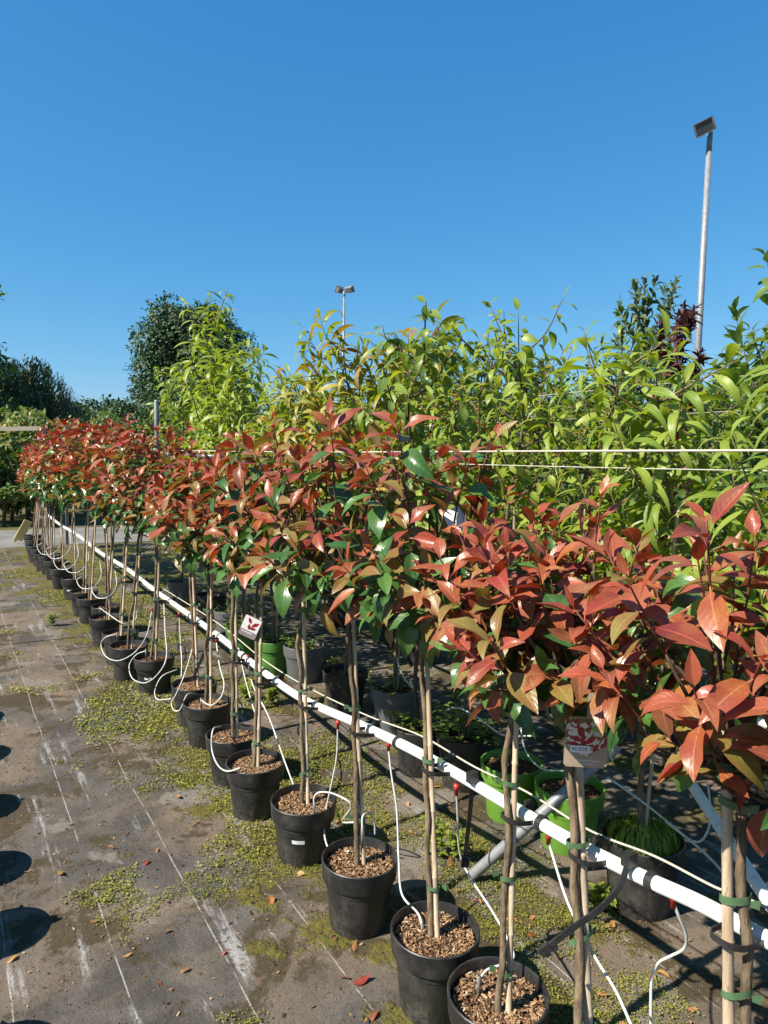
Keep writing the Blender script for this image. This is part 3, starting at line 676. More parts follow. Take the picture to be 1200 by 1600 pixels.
hanger('long black plastic strap jutting down left from the pipe near the price card', [(983, 1342, 1.285), (968, 1385, 1.24), (935, 1422, 1.17), (895, 1450, 1.12), (846, 1488, 1.08)])
hanger('black plastic strap hanging straight down from the pipe by the grey strut', [(738, 1214, 1.28), (736, 1250, 1.31), (732, 1290, 1.33), (725, 1352, 1.36)])
hanger('black plastic strap slanting below the pipe at the seventh pot', [(330, 986, 1.28), (320, 1018, 1.27), (308, 1045, 1.25), (303, 1062, 1.24)], .016)

def strut(name, label, p0, p1, r, mat, cat):
    p0 = np.asarray(p0, float); p1 = np.asarray(p1, float); b = MB(); d = unit(p1-p0)
    b.tube([np.zeros(3), d*.004, p1-p0-d*.004, p1-p0], [r*.9, r, r, r*.9], 14); return tag(b.build(name, mat, loc=p0), label, cat)
strut('steel_strut', 'grey steel tube leaning up behind the white pipe from the ground', onz(735, 1370, .02), onx(965, 1165, 2.1), .021, M_STEEL, 'strut')
strut('sloping_pipe', 'pale pipe sloping down behind the thick cane at the right edge', onx(1052, 1182, 2.0), onx(1225, 1445, 1.55), .016, M_PIPE, 'pipe')
strut('back_pipe', 'short visible stretch of white pipe among the second row stems', (2.45, 1.2, .72), (2.45, 9, .72), .018, M_PIPE, 'pipe')
post = thing('steel_post', 'round steel post rising above the far red crowns', 'post', (1.72, 6.94, 0))
b = MB(); b.tube([(0, 0, 0), (0, 0, 2.10), (0, 0, 2.112)], [.022, .022, .018], 14); b.build('upright', M_STEEL, post)
b = MB(); b.tube([(0, .03, 1.61), (0, -1.75, 1.60)], .016, 10); b.build('arm', M_DSTEEL, post)
q = onx(102, 660, 1.72)
b = MB(); b.tube([(0, 0, 0), (0, 0, q[2]), (0, 0, q[2]+.01)], [.024, .024, .02], 12); tag(b.build('steel_post', M_STEEL, loc=(1.72, q[1], 0)), 'thin far steel post sticking up at the end of the red row', 'post')

# ------------------------------------------------------------------ green rows behind
HANG = {'peach': -.08, 'broad': -.5, 'maple': -.3}
def whip_crown(seed, h, z0, spread, nbr, kind, mk, L, mk2=None, step=.035, droop=.0, twigm=None, leafup=.6):
    """upright young tree: leader and ascending side shoots carrying leaves all along"""
    rg = np.random.RandomState(seed); br = MB(); leaves = []; nt = len(TPL[kind])
    lead = spline([(0, 0, z0-.15), (rg.randn()*.02, rg.randn()*.02, z0+.3*(h-z0)), (rg.randn()*.04, rg.randn()*.04, z0+.7*(h-z0)), (rg.randn()*.06, rg.randn()*.06, h)], 5)
    br.tube(lead, np.linspace(.010, .002, len(lead)), 6)
    shoots = [(lead[len(lead)//3:], 1.0)]
    for i in range(nbr):
        q = (i+.3)/nbr; s = lead[min(len(lead)-2, int((.05+.8*q)*len(lead)))]
        a = i*2.4+rg.rand()*.9; ln = spread*(1.15-.55*q)*(.7+.5*rg.rand()); out = np.array([math.cos(a), math.sin(a), 0])
        rise = (.75+.5*rg.rand())*ln
        e = s+out*ln*.8+np.array([0, 0, rise]); e[2] = min(e[2], h*1.01)
        m1 = s+out*ln*.5+np.array([0, 0, rise*.35]); tipd = e+out*ln*.08-np.array([0, 0, droop*ln])
        path = spline([s, m1, e, tipd] if droop else [s, m1, e], 5)
        br.tube(path, np.linspace(.006, .0014, len(path)), 5); shoots.append((path, .8))
        if rg.rand() < .6 and ln > .25:
            s2 = path[len(path)//2]; a2 = a+(1 if rg.rand() < .5 else -1)*(.7+.4*rg.rand()); l2 = ln*.55
            p2 = spline([s2, s2+np.array([math.cos(a2)*l2*.5, math.sin(a2)*l2*.5, l2*.35]), s2+np.array([math.cos(a2)*l2*.7, math.sin(a2)*l2*.7, l2*.9])], 4)
            br.tube(p2, np.linspace(.004, .0012, len(p2)), 4); shoots.append((p2, .7))
    for path, w in shoots:
        seg = np.linalg.norm(np.diff(path, axis=0), axis=1); cum = np.concatenate([[0], np.cumsum(seg)]); T = cum[-1]
        s = .05+rg.rand()*.03; az = rg.rand()*6
        while s < T+.005:
            q = s/T; p = np.array([np.interp(s, cum, path[:, k]) for k in range(3)])
            p2 = np.array([np.interp(min(T, s+.02), cum, path[:, k]) for k in range(3)]); p1 = np.array([np.interp(max(0, s-.02), cum, path[:, k]) for k in range(3)])
            d = unit(p2-p1); hh = unit(np.cross(d, [.2, .3, 1])); kk = np.cross(d, hh)
            al = math.radians(75-40*max(0, q-.6)/.4)+rg.randn()*.2; side = math.cos(az)*hh+math.sin(az)*kk
            ld = unit(d*math.cos(al)+side*math.sin(al)+np.array([0, 0, HANG.get(kind, .1)])); up = d*.6+np.array([0, 0, leafup])+SUN_DIR*.3
            LL = L*(.72+.45*rg.rand())*(1-.35*max(0, q-.75)/.25)
            k = mk if (mk2 is None or rg.rand() > .3) else mk2
            leaves.append((frame(p, ld, up, LL, rg.randn()*.35), kind, int(rg.randint(nt)), k))
            az += 2.4+rg.randn()*.3; s += step*(.7+.6*rg.rand())
    return br, leaves
def potted(x, y, label, h, z0, spread, nbr, kind, mk, L, seed, pot=None, ps=1.0, mk2=None, step=.035, limit=0, droop=0, group='green trees in the second row', name='potted_green_tree', cat='tree', lead=None):
    root = thing(name, label, cat, (x, y, 0), group)
    obj('pot', POTS[pot or 'black'], root).scale = (ps, ps, ps)
    q = obj('soil', SOILFAR[seed % 2], root); q['kind'] = 'stuff'; q.scale = (ps, ps, ps)
    rg = np.random.RandomState(seed); b = MB(); lx, ly = lead or (rg.randn()*.03, rg.randn()*.03)
    b.tube(spline([(0, 0, .19*ps), (rg.randn()*.01, rg.randn()*.01, .5), (lx, ly, z0)], 5), np.linspace(.0125, .010, 11), 8); b.build('trunk', M_BARKD if kind != 'peach' else M_BARK, root)
    if kind == 'peach' or seed % 2:
        cane_mesh((.02, .01, .2), (.02+lx, .012+ly, min(h-.3, 1.5)), .007, rg).build('cane', M_CANE, root)
    br, leaves = whip_crown(seed, h-z0, 0.0, spread, nbr, kind, mk, L, mk2, step, droop)
    crown = br.build('crown', M_GTWIG if kind == 'peach' else M_BARKD, root, loc=(lx, ly, z0))
    put_leaves(crown, leaves, (x+lx, y+ly, z0), limit)
    return root
POTS = {'black': POT, 'grey': pot_mesh(M_POTG), 'green': pot_mesh(M_POTGR), 'lime': pot_mesh(M_POTLIME)}
LEAVES2 = 210
ROW2 = [ # x, y, label, h, z0, spread, nbr, kind, mk, L, pot, pot scale, mk2, droop
 (2.15, .95, 'green peach tree at the right edge with long curved leaves beside the cords', 2.05, .85, .42, 15, 'peach', 'peach', .205, 'black', 1.05, 'lime', .0),
 (2.16, 1.63, 'green peach tree with long arching leaves in the black pot grown over with grass', 1.98, .85, .45, 16, 'peach', 'peach', .205, 'black', 1.1, 'lime', .0),
 (2.23, 2.06, 'bright green tree in the bright green pot nearest the grassy pot', 2.16, .85, .42, 16, 'peach', 'lime', .16, 'lime', 1.1, 'peach', .0),
 (2.18, 2.37, 'light green tree with upright pointed leaves in the second bright green pot', 2.32, .9, .38, 17, 'broad', 'lime', .10, 'lime', 1.05, None, .0),
 (2.19, 2.72, 'broad-leaved green tree in the black pot filled with a low green herb', 2.25, .95, .40, 15, 'peach', 'peach', .17, 'black', 1.1, 'lime', .0),
 (2.07, 2.96, 'green tree with dark bare leader and broad hanging leaves', 2.34, .95, .36, 14, 'broad', 'broad', .13, 'black', 1.0, 'lime', .15),
 (2.26, 3.49, 'yellowing peach tree with drooping leaves in the pale grey pot', 2.34, .95, .42, 19, 'peach', 'peachy', .205, 'grey', 1.1, 'peach', .25),
 (2.15, 3.91, 'yellow-green peach tree in a black pot left of the pale grey pot', 2.30, .95, .45, 16, 'peach', 'peachy', .205, 'black', 1.1, 'peach', .2),
 (2.17, 4.58, 'yellow-green peach tree in the dark grey pot beside the olive green pot', 2.16, .95, .42, 15, 'peach', 'peachy', .205, 'grey', 1.1, 'peach', .1),
 (2.06, 4.86, 'green peach tree in the olive green pot beside the dark grey pot', 2.22, .95, .36, 14, 'peach', 'peach', .205, 'green', 1.05, 'peachy', .0),
 (2.02, 5.41, 'green peach tree in the olive green pot behind the tilted white tag', 2.42, .95, .42, 16, 'peach', 'peach', .205, 'green', 1.05, 'lime', .0),
 (2.10, 5.95, 'fresh green peach tree in a grey pot left of the olive green pots', 2.55, .95, .40, 18, 'peach', 'lime', .205, 'grey', 1.05, 'peach', .1),
 (2.15, 6.63, 'tallest green peach tree rising before the big dark tree', 3.08, 1.0, .33, 24, 'peach', 'lime', .205, 'black', 1.1, 'peach', .1),
 (2.10, 7.45, 'green peach tree just left of the tallest one', 2.45, 1.0, .45, 16, 'peach', 'peach', .205, 'grey', 1.1, 'lime', .1),
]
for i, (x, y, lab, h, z0, sp, nbr, kd, mk, L, pt, ps, mk2, dr) in enumerate(ROW2):
    potted(x, y, lab, h, z0, sp, nbr, kd, mk, L, 300+i, pt, ps, mk2, .023, LEAVES2, dr)
# third and fourth rows: shared crowns
def bank(prefix, specs):
    out = []
    for s in specs:
        br, lv = whip_crown(*s); b, ms = mass(lv); out.append((br.mesh('crown', M_BARKD), b.mesh('foliage', ms)))
    return out
BANK = bank('row', [(700, 1.5, 0, .5, 18, 'peach', 'peach', .16, 'shade', .034), (701, 1.5, 0, .5, 18, 'broad', 'broad', .12, 'shade', .034), (702, 1.5, 0, .45, 22, 'small', 'shade', .095, 'broad', .014),
                    (703, 1.5, 0, .5, 18, 'peach', 'peachy', .16, 'peach', .034), (704, 1.5, 0, .42, 26, 'small', 'grey', .095, 'shade', .011), (705, 1.5, 0, .35, 18, 'maple', 'maple', .10, None, .014)])
def copytree(x, y, label, k, h, z0, rg, group, ps=1.0, wide=1.0):
    root = thing('potted_green_tree' if k != 5 else 'potted_maple', label, 'tree', (x, y, 0), group)
    obj('pot', POTS['black'], root).scale = (ps, ps, ps)
    q = obj('soil', SOILFAR[0], root); q['kind'] = 'stuff'; q.scale = (ps, ps, ps)
    b = MB(); b.tube([(0, 0, .19*ps), (.005, .005, .6*z0), (0, 0, z0)], [.014, .012, .010], 7); b.build('trunk', M_BARKD, root)
    c = obj('crown', BANK[k][0], root, (0, 0, z0)); c.scale = (wide, wide, (h-z0)/1.5); c.rotation_euler = (0, 0, rg.rand()*6.28)
    f = obj('foliage', BANK[k][1], c); f['kind'] = 'stuff'
    return root
rg = np.random.RandomState(5)
R3 = [(3.25, 1.15, 1, 1.95), (3.2, 1.75, 2, 2.48), (3.3, 2.25, 0, 2.2), (3.25, 2.8, 0, 2.3), (3.2, 3.35, 3, 2.25), (3.3, 3.95, 1, 2.45), (3.2, 4.55, 0, 2.35), (3.25, 5.2, 0, 2.35), (3.2, 5.9, 3, 2.3), (3.2, 6.7, 2, 2.2), (3.25, 7.5, 0, 2.45), (3.2, 8.4, 0, 2.6), (3.2, 9.3, 3, 2.3), (3.2, 10.3, 0, 2.2)]
for i, (x, y, k, h) in enumerate(R3):
    copytree(x, y, 'green tree in the third row of pots, %s counting from the right edge' % ORD[i], k, h, .7, rg, 'green trees in the third row', 1.1, 1.1)
R4 = [(4.5, 1.9, 2, 2.75), (4.6, 2.7, 2, 2.45), (4.5, 3.25, 5, 2.74), (4.5, 4.1, 2, 2.35), (4.6, 4.9, 4, 2.6), (4.5, 5.9, 1, 2.9), (4.5, 7.0, 2, 2.6), (4.6, 8.3, 2, 2.5), (4.5, 9.8, 0, 2.5), (4.5, 11.5, 1, 2.3)]
for i, (x, y, k, h) in enumerate(R4):
    lab = 'small dark purple maple tree rising below the right lamp mast' if k == 5 else 'green tree in the fourth row of pots, %s counting from the right edge' % ORD[i]
    copytree(x, y, lab, k, h, .75, rg, None if k == 5 else 'green trees in the fourth row', 1.2, .85 if k == 5 else 1.15)
copytree(6.0, 4.86, 'slim grey-green tree standing against the sky left of the purple maple', 4, 3.45, .6, rg, None, 1.3, 1.15)
R5 = [(6.2, 2.6, 2, 2.75), (6.3, 3.8, 2, 2.55), (6.2, 6.2, 2, 2.5), (6.3, 7.6, 4, 2.7), (6.2, 9.2, 2, 2.6), (6.3, 11.2, 0, 2.6), (6.2, 13.2, 2, 2.6), (8.3, 3.5, 2, 2.9), (8.3, 5.5, 2, 2.7), (8.3, 8, 2, 2.6), (8.3, 11, 2, 2.7), (8.3, 14.5, 2, 2.6)]
for i, (x, y, k, h) in enumerate(R5):
    copytree(x, y, 'bushy green tree deep behind the rows, %s of the hindmost trees' % ORD[i], k, h, .35, rg, 'hindmost potted trees', 1.5, 1.7)

HB = [(10.5, 3.5, 3.0), (10.8, 5.6, 3.2), (10.5, 7.9, 3.0), (10.8, 10.4, 3.1), (10.5, 13.2, 3.2), (10.2, 16.2, 3.2), (8.5, 18.5, 3.2), (13.0, 6.5, 3.4)]
# ------------------------------------------------------------------ lamp masts
def mast(label, loc, h, r0, r1):
    root = thing('lamp_mast', label, 'lamp', loc); b = MB()
    b.tube([(0, 0, 0), (0, 0, h*.5), (0, 0, h-.45)], [r0, (r0+r1)/2, r1], 16); b.build('pole', M_STEEL, root); return root
def head(root, c, yaw, tilt, w=.52, hh=.34, d=.14, rollz=0.0):
    Rm = np.array(Matrix.Rotation(yaw, 3, 'Z') @ Matrix.Rotation(rollz, 3, 'Y') @ Matrix.Rotation(tilt, 3, 'X')); b = MB(); c = np.asarray(c, float)
    # housing tapers to the back; lens faces local -Y
    V = np.array([(-w/2, -d/2, -hh/2), (w/2, -d/2, -hh/2), (w/2, -d/2, hh/2), (-w/2, -d/2, hh/2), (-w*.36, d/2, -hh*.32), (w*.36, d/2, -hh*.32), (w*.36, d/2, hh*.32), (-w*.36, d/2, hh*.32)])
    b.add(V @ Rm.T + c, [(3, 2, 1, 0), (4, 5, 6, 7), (0, 1, 5, 4), (1, 2, 6, 5), (2, 3, 7, 6), (3, 0, 4, 7)])
    for sx_, sz_, L1, L2 in ((0, hh/2, w, .02), (0, -hh/2, w, .02), (w/2, 0, .02, hh), (-w/2, 0, .02, hh)):
        b.box(np.array([sx_, -d/2-.01, sz_]) @ Rm.T + c, (L1+.02, .03, L2+.0), Rm)
    hd = b.build('floodlight', M_ALU, root, smooth=False)
    b = MB(); b.box(np.array([0, -d/2-.004, 0]) @ Rm.T + c, (w-.03, .004, hh-.03), Rm); b.build('lens', M_LENS, hd, smooth=False)
    return hd
D = 18.0; q0 = atd(1086, 500, D); qt = atd(1109, 214, D)
m1 = mast('tall grey lamp mast with one square floodlight at right', (qt[0], qt[1], 0), qt[2]+.15, .09, .062)
b = MB(); b.tube([(0, 0, qt[2]-.32), (0, 0, qt[2]+.12)], .06, 12); b.build('spigot', M_DSTEEL, m1)
toC = -math.atan2(-qt[0], -qt[1])
head(m1, np.array([0, 0, qt[2]+.12]) - R_*.22 - F_*.16, math.atan2(R_[1], R_[0])-.25, .35, .40, .27, .14, -.42)
D = 45.0; qt = atd(538, 452, D)
m2 = mast('far thin lamp mast with a pair of floodlights', (qt[0], qt[1], 0), qt[2], .085, .07)
b = MB(); b.tube([(0, 0, qt[2]-.5), (0, 0, qt[2]-.1)], .07, 10); b.build('spigot', M_DSTEEL, m2)
head(m2, np.array([0, 0, qt[2]]) + R_*.28 + F_*.1, math.atan2(R_[1], R_[0])+2.5, -.5, .62, .4, .2)
head(m2, np.array([0, 0, qt[2]-.02]) - R_*.28 + F_*.1, math.atan2(R_[1], R_[0])-2.3, -.5, .55, .4, .2)

# ------------------------------------------------------------------ far trees
def clump_tree(name, label, loc, lobes, nleaf, size, mk, trunk, seed, cat='tree', flat=.5, bark=None):
    """crown of leaf-sized faces gathered in clumps over lobes (cx,cy,cz,r,rz)"""
    rg = np.random.RandomState(seed); root = thing(name, label, cat, loc); b = MB()
    b.tube(spline([(0, 0, -.05), (rg.randn()*.03*trunk[0], 0, trunk[0]*.5), (0, 0, trunk[0])], 4), np.linspace(trunk[1], trunk[1]*.6, 9), 8)
    for (cx, cy, cz, r, rz) in lobes[:14]:
        b.tube(spline([(0, 0, trunk[0]*.75), (cx*.5, cy*.5, (trunk[0]+cz)*.5), (cx*.95, cy*.95, cz)], 3), np.linspace(trunk[1]*.45, trunk[1]*.12, 7), 5)
    b.build('trunk', bark or M_BARKD, root)
    w = np.array([l[3]**2 for l in lobes]); w = w/w.sum(); leaves = []
    nt = len(TPL['small'])
    for (cx, cy, cz, r, rz), frac in zip(lobes, w):
        ncl = max(6, int(frac*nleaf/14))
        for _ in range(ncl):
            d = unit(rg.randn(3)); 
            if d[2] < -.55: d[2] *= -.5
            rr = (.74+.24*rg.rand()) if rg.rand() < .8 else rg.rand()*.8
            c = np.array([cx, cy, cz])+d*[r, r, rz]*rr; cs = r*.15*(.6+.8*rg.rand())
            for __ in range(14):
                p = c+np.clip(rg.randn(3), -1.6, 1.6)*cs*[1, 1, .6]; ld = unit(d*.6+rg.randn(3)*.7+[0, 0, -.2])
                leaves.append((frame(p, ld, d+np.array([0, 0, .8])+rg.randn(3)*.4, size*(.6+.8*rg.rand())), 'small', int(rg.randint(nt)), mk))
    bb, ms = mass(leaves); q = bb.build('crown', ms, root); q['kind'] = 'stuff'
    return root
def lobeset(seed, n, rx, z0, z1, r0, r1, shape=lambda q: 1.0):
    rg = np.random.RandomState(seed); out = []
    for i in range(n):
        q = (i+.5)/n; a = i*2.4+rg.rand()*.6; R = rx*shape(q)*(.55+.45*rg.rand()); r = r0+(r1-r0)*rg.rand()
        out.append((R*math.cos(a), R*math.sin(a), z0+(z1-z0)*q, r, r*.8))
    return out
bt = atd(297, 520, 40)
clump_tree('broadleaf_tree', 'big dark green tree with a domed crown against the sky', (bt[0], bt[1], 0), [(0, 0, 4.8, 2.3, 3.0)]+lobeset(3, 40, 3.25, 1.4, 8.9, .8, 1.5, lambda q: (1-.25*q) if q < .6 else .85*math.cos((q-.6)/.4*1.25)), 44000, .20, 'dark', (3.2, .3), 31)
bt = atd(225, 590, 37)
clump_tree('broadleaf_tree', 'dark shrubby tree at the left foot of the big dark tree', (bt[0], bt[1], 0), lobeset(4, 12, 1.5, .8, 4.0, .7, 1.1, lambda q: 1-.4*q), 7000, .17, 'dark', (1.5, .15), 32)
for k, (px_, h, sd) in enumerate([(105, 4.6, 41), (135, 5.2, 42), (165, 5.0, 43), (195, 4.6, 44), (240, 4.6, 45), (80, 4.8, 46)]):
    bt = atd(px_, 650, 58+3*(k % 2))
    clump_tree('far_tree', 'rounded tree in the far wooded skyline, %s counting from the left' % ['second', 'third', 'fourth', 'fifth', 'sixth', 'first'][k], (bt[0], bt[1], 0), lobeset(sd, 9, 1.7, 1.0, h-.3, 1.0, 1.5, lambda q: 1-.45*q), 2600, .36, 'far', (2, .2), sd)['group'] = 'trees on the far skyline'
# weeping tree
def weeping(label, loc, h, R, seed):
    rg = np.random.RandomState(seed); root = thing('weeping_tree', label, 'tree', loc); b = MB()
    b.tube([(0, 0, 0), (.05, 0, h*.5), (0, 0, h*.92)], [.16, .13, .06], 8); leaves = []
    for i in range(300):
        a = rg.rand()*6.28; q = math.sqrt(rg.rand()); r = R*q; zt = h*(1-.28*q*q)-.15*rg.rand(); ln = (.5+.5*rg.rand())*zt*.8
        p = np.array([r*math.cos(a), r*math.sin(a), zt]); s = 0
        while s < ln:
            pp = p+np.array([math.cos(a), math.sin(a), 0])*.10*math.sin(s*1.2)+[0, 0, -s]+rg.randn(3)*.035
            leaves.append((frame(pp, unit([math.cos(a)*.3+rg.randn()*.35, math.sin(a)*.3+rg.randn()*.35, -1]), (math.cos(a), math.sin(a), .5), .17*(.7+.6*rg.rand())), 'slim', int(rg.randint(2)), 'deep')); s += .09
    b.build('trunk', M_BARKD, root); bb, ms = mass(leaves); q = bb.build('crown', ms, root); q['kind'] = 'stuff'
bt = atd(48, 575, 25); weeping('dark weeping tree with hanging strands at the left', (bt[0], bt[1], 0), bt[2]+.45, 1.35, 61)
bt = atd(5, 590, 24); weeping('dark weeping tree cut by the left edge of the picture', (bt[0], bt[1], 0), bt[2]+.7, 1.2, 64)
bt = atd(95, 640, 27); weeping('lower dark weeping tree sloping down beside the taller one', (bt[0], bt[1], 0), 3.5, .9, 62)
bt = atd(-78, 480, 22)
clump_tree('broadleaf_tree', 'green tree whose branch ends show at the left edge', (bt[0], bt[1], 0), lobeset(8, 16, 1.25, 2.2, 6.0, .45, .75, lambda q: 1-.3*q), 4000, .2, 'shade', (2.2, .12), 63)
# yellow-green bushes beyond the path
BU = [(15, 690, 17.6, 2.6, .75, 'yellow', 'tall yellow-green bush by the fence at the left edge'), (45, 700, 18.8, 2.7, .5, 'yellow', 'yellow-green leafy bush beside the fence post'),
      (-40, 700, 18.5, 2.7, .8, 'yellow', 'yellow-green bush reaching in from beyond the left edge'), (5, 790, 16.6, 1.75, .6, 'shade', 'dark green low bush on the left beyond the pale path'),
      (42, 775, 16.9, 1.35, .5, 'yellow', 'low bright green bush behind the pale yellow board'), (85, 690, 19.5, 2.4, .8, 'yellow', 'light green bush behind the far end of the red row'),
      (125, 700, 20.5, 2.3, .9, 'broad', 'green bush right behind the far end of the red row'), (175, 690, 20, 2.5, .9, 'grey', 'grey-green bush left of the steel post'), (225, 690, 19, 2.5, .9, 'shade', 'green bush just left of the steel post'),
      (150, 690, 24, 2.9, 1.0, 'broad', 'rounded green bush below the far wooded skyline'), (270, 690, 19, 2.8, 1.0, 'shade', 'dark green bush right of the steel post'), (330, 690, 18, 2.9, 1.0, 'shade', 'dark green bush below the tallest peach tree'), (-90, 760, 17, 2.2, .8, 'shade', 'dark green bush left outside the path end')]
for k, (px_, py_, D, h, r, mk, lab) in enumerate(BU):
    bt = atd(px_, py_, D)
    clump_tree('bush', lab, (bt[0], bt[1], 0), lobeset(70+k, 12, r, .35*h*.6, h-.25, r*.32, r*.5, lambda q: 1-.35*q*q), 2600, .12 if mk != 'yellow' else .14, mk, (.5*h, .04), 80+k, 'bush')
for k, (x, y, h) in enumerate(HB):
    clump_tree('hedge_bush', 'dense green bush closing the view behind all rows, %s counting from the right' % ORD[k], (x, y, 0), lobeset(270+k, 16, 1.25, .4, h-.4, .5, .75, lambda q: 1-.3*q*q), 3600, .15, ('shade', 'broad', 'grey')[k % 3], (1.5, .06), 280+k, 'bush')['group'] = 'bushes behind all rows'
# fence beyond the path
fe = atd(65, 690, 16.2); fx, fy = fe[0], fe[1]
fence = thing('wooden_fence', 'weathered wooden fence with one square post and a rail at left', 'fence', (fx, fy, 0))
fence.rotation_euler = (0, 0, -.65)
for dx in (0, -2.2, -4.4):
    b = MB(); b.box((dx, 0, 1.02), (.13, .11, 2.04)); b.build('post', M_WOOD, fence, smooth=False)
for dx in (-1.1, -3.3):
    b = MB(); b.box((dx, -.075, 1.96-.02*dx), (2.2, .035, .085), np.array(Matrix.Rotation(-.03, 3, 'Y'))); b.build('rail', M_WOOD, fence, smooth=False)
# pale board leaning at the end of the row
q = onx(50, 815, 1.12); b = MB(); b.box((0, 0, .2), (.13, .025, .36)); b.box((-.035, 0, .0), (.05, .023, .05))
o = b.build('board', M_PALE, loc=(q[0]-.12, 13.4, .05), smooth=False); o.rotation_euler = (.18, .45, .1); tag(o, 'pale yellow board leaning at the far end of the red row', 'board')

# ------------------------------------------------------------------ left row beside the path (just outside the frame; its shadows fall on the path)
LR = [(2.05, 0), (2.62, 0), (3.05, 0), (3.6, 0), (4.25, 0), (4.85, 0), (5.3, 0), (5.95, 0), (6.6, 1), (7.4, 0)]
hb = []
for k, (y, cane) in enumerate(LR):
    rg = np.random.RandomState(200+k)
    root = thing('potted_low_plant', 'low plant in a black pot left of the path, %s counting from the camera' % ORD[k], 'plant', (-.12+rg.randn()*.02, y, 0), 'low pots left of the path')
    obj('pot', POT, root); s_ = obj('soil', SOILFAR[k % 2], root); s_['kind'] = 'stuff'
    lv = []
    for j in range(110):
        a = rg.rand()*6.28; d = unit([math.cos(a), math.sin(a), .4+rg.rand()*1.2]); lv.append((frame(np.array([d[0]*.12*rg.rand(), d[1]*.12*rg.rand(), .19+.04*rg.rand()]), d, (0, 0, 1), .03+.05*rg.rand()), 'small', int(rg.randint(2)), 'broad'))
    bb, ms = mass(lv); f = bb.build('foliage', ms, root); f['kind'] = 'stuff'
    if cane: cane_mesh((.0, .0, .15), (.02, .02, 1.02), .012, rg).build('cane', M_CANE, root)

# ------------------------------------------------------------------ plants growing in second row pots
def tuft(parent, name, n, L, r, z, seed, kind, mk, spread=.5, loc=(0, 0)):
    rg = np.random.RandomState(seed); lv = []
    for j in range(n):
        a = rg.rand()*6.28; q = r*math.sqrt(rg.rand()); d = unit([math.cos(a)*spread*(.4+rg.rand()), math.sin(a)*spread*(.4+rg.rand()), 1])
        lv.append((frame(np.array([loc[0]+q*math.cos(a), loc[1]+q*math.sin(a), z]), d, (math.cos(a), math.sin(a), .6), L*(.5+.8*rg.rand())), kind, int(rg.randint(len(TPL[kind]))), mk))
    bb, ms = mass(lv); f = bb.build(name, ms, parent); f['kind'] = 'stuff'
def herb(parent, seed, n=26, r=.10, z=.21, h=.16, mk='lime', L=.04):
    rg = np.random.RandomState(seed); lv = []; b = MB()
    for j in range(n):
        a = rg.rand()*6.28; q = r*math.sqrt(rg.rand()); p0 = np.array([q*math.cos(a), q*math.sin(a), z]); e = p0+np.array([math.cos(a)*h*.7*rg.rand()*1.4, math.sin(a)*h*.7*rg.rand()*1.4, h*(.5+.6*rg.rand())])
        P = spline([p0, p0*.5+e*.5+[0, 0, .02], e], 3); b.tube(P, .0016, 4)
        for i in range(1, len(P)):
            for s in (0, math.pi):
                a2 = rg.rand()*6.28+s; lv.append((frame(P[i], unit([math.cos(a2), math.sin(a2), .35]), (0, 0, 1), L*(.6+.6*rg.rand())), 'small', int(rg.randint(2)), mk))
    bb, ms = mass(lv); f = bb.build('undergrowth', ms, parent); f['kind'] = 'stuff'
    b.build('stems', M_GTWIG, parent)
def find(label): return next(o for o in bpy.data.objects if o.get('label') == label)
herb(find(ROW2[4][2]), 1, 34, .12, .22, .17, 'broad', .045); herb(find(ROW2[5][2]), 2, 10, .1, .2, .12, 'lime')
tuft(find(ROW2[1][2]), 'grass', 700, .10, .12, .21, 4, 'grass', 'lime', .45)
tuft(find(ROW2[1][2]), 'dry_grass', 900, .06, .125, .21, 5, 'grass', 'peachy', 1.1)
for k in (6, 8, 9, 10, 11): herb(find(ROW2[k][2]), 10+k, 12, .1, .2, .13, 'broad', .04)
# ground weeds
def weed(label, p, h, n, seed, mk='lime', L=.05):
    rg = np.random.RandomState(seed); root = thing('weed', label, 'weed', (p[0], p[1], 0), 'weeds on the ground'); b = MB(); lv = []
    for j in range(n):
        a = rg.rand()*6.28; e = np.array([math.cos(a)*h*.35*rg.rand(), math.sin(a)*h*.35*rg.rand(), h*(.6+.5*rg.rand())]); P = spline([(0, 0, 0), e*.5+[0, 0, .01], e], 4); b.tube(P, .0018, 5)
        for i in range(1, len(P)):
            for s in (0, math.pi):
                a2 = i*1.57+s+rg.randn()*.3; lv.append((frame(P[i], unit([math.cos(a2), math.sin(a2), .45]), (0, 0, 1), L*(.6+.5*rg.rand())), 'small', int(rg.randint(2)), mk))
    st = b.build('stem', M_GTWIG, root)
    for m_, k_, i_, c_ in lv:
        o_ = obj('leaf', tmesh(k_, i_, c_), root); o_.matrix_basis = Matrix(m_.tolist())
weed('leafy green weed growing against the fourth pot from the bottom edge', onz(482, 1342, 0), .17, 5, 1)
weed('green weed standing left of the grey strut foot', onz(683, 1340, 0), .16, 4, 2)
weed('bushy green weed below the hanging black strap', onz(716, 1345, 0), .13, 5, 3)
weed('small green weed on the path opposite the twelfth pot', onz(82, 978, 0), .12, 5, 4)
weed('green weed at the foot of the twelfth pot', onz(134, 962, 0), .2, 5, 5)
weed('low green weed right behind the price card tree', onz(942, 1415, 0), .07, 4, 6, L=.06)
weed('green weed among moss under the white pipe beside the seventh pot', onz(385, 1095, 0), .10, 7, 7)
weed('second green weed in the moss under the white pipe', onz(425, 1100, 0), .10, 7, 8)
weed('green weed in the moss near the black hanger at the sixth pot', onz(405, 1075, 0), .09, 7, 9)

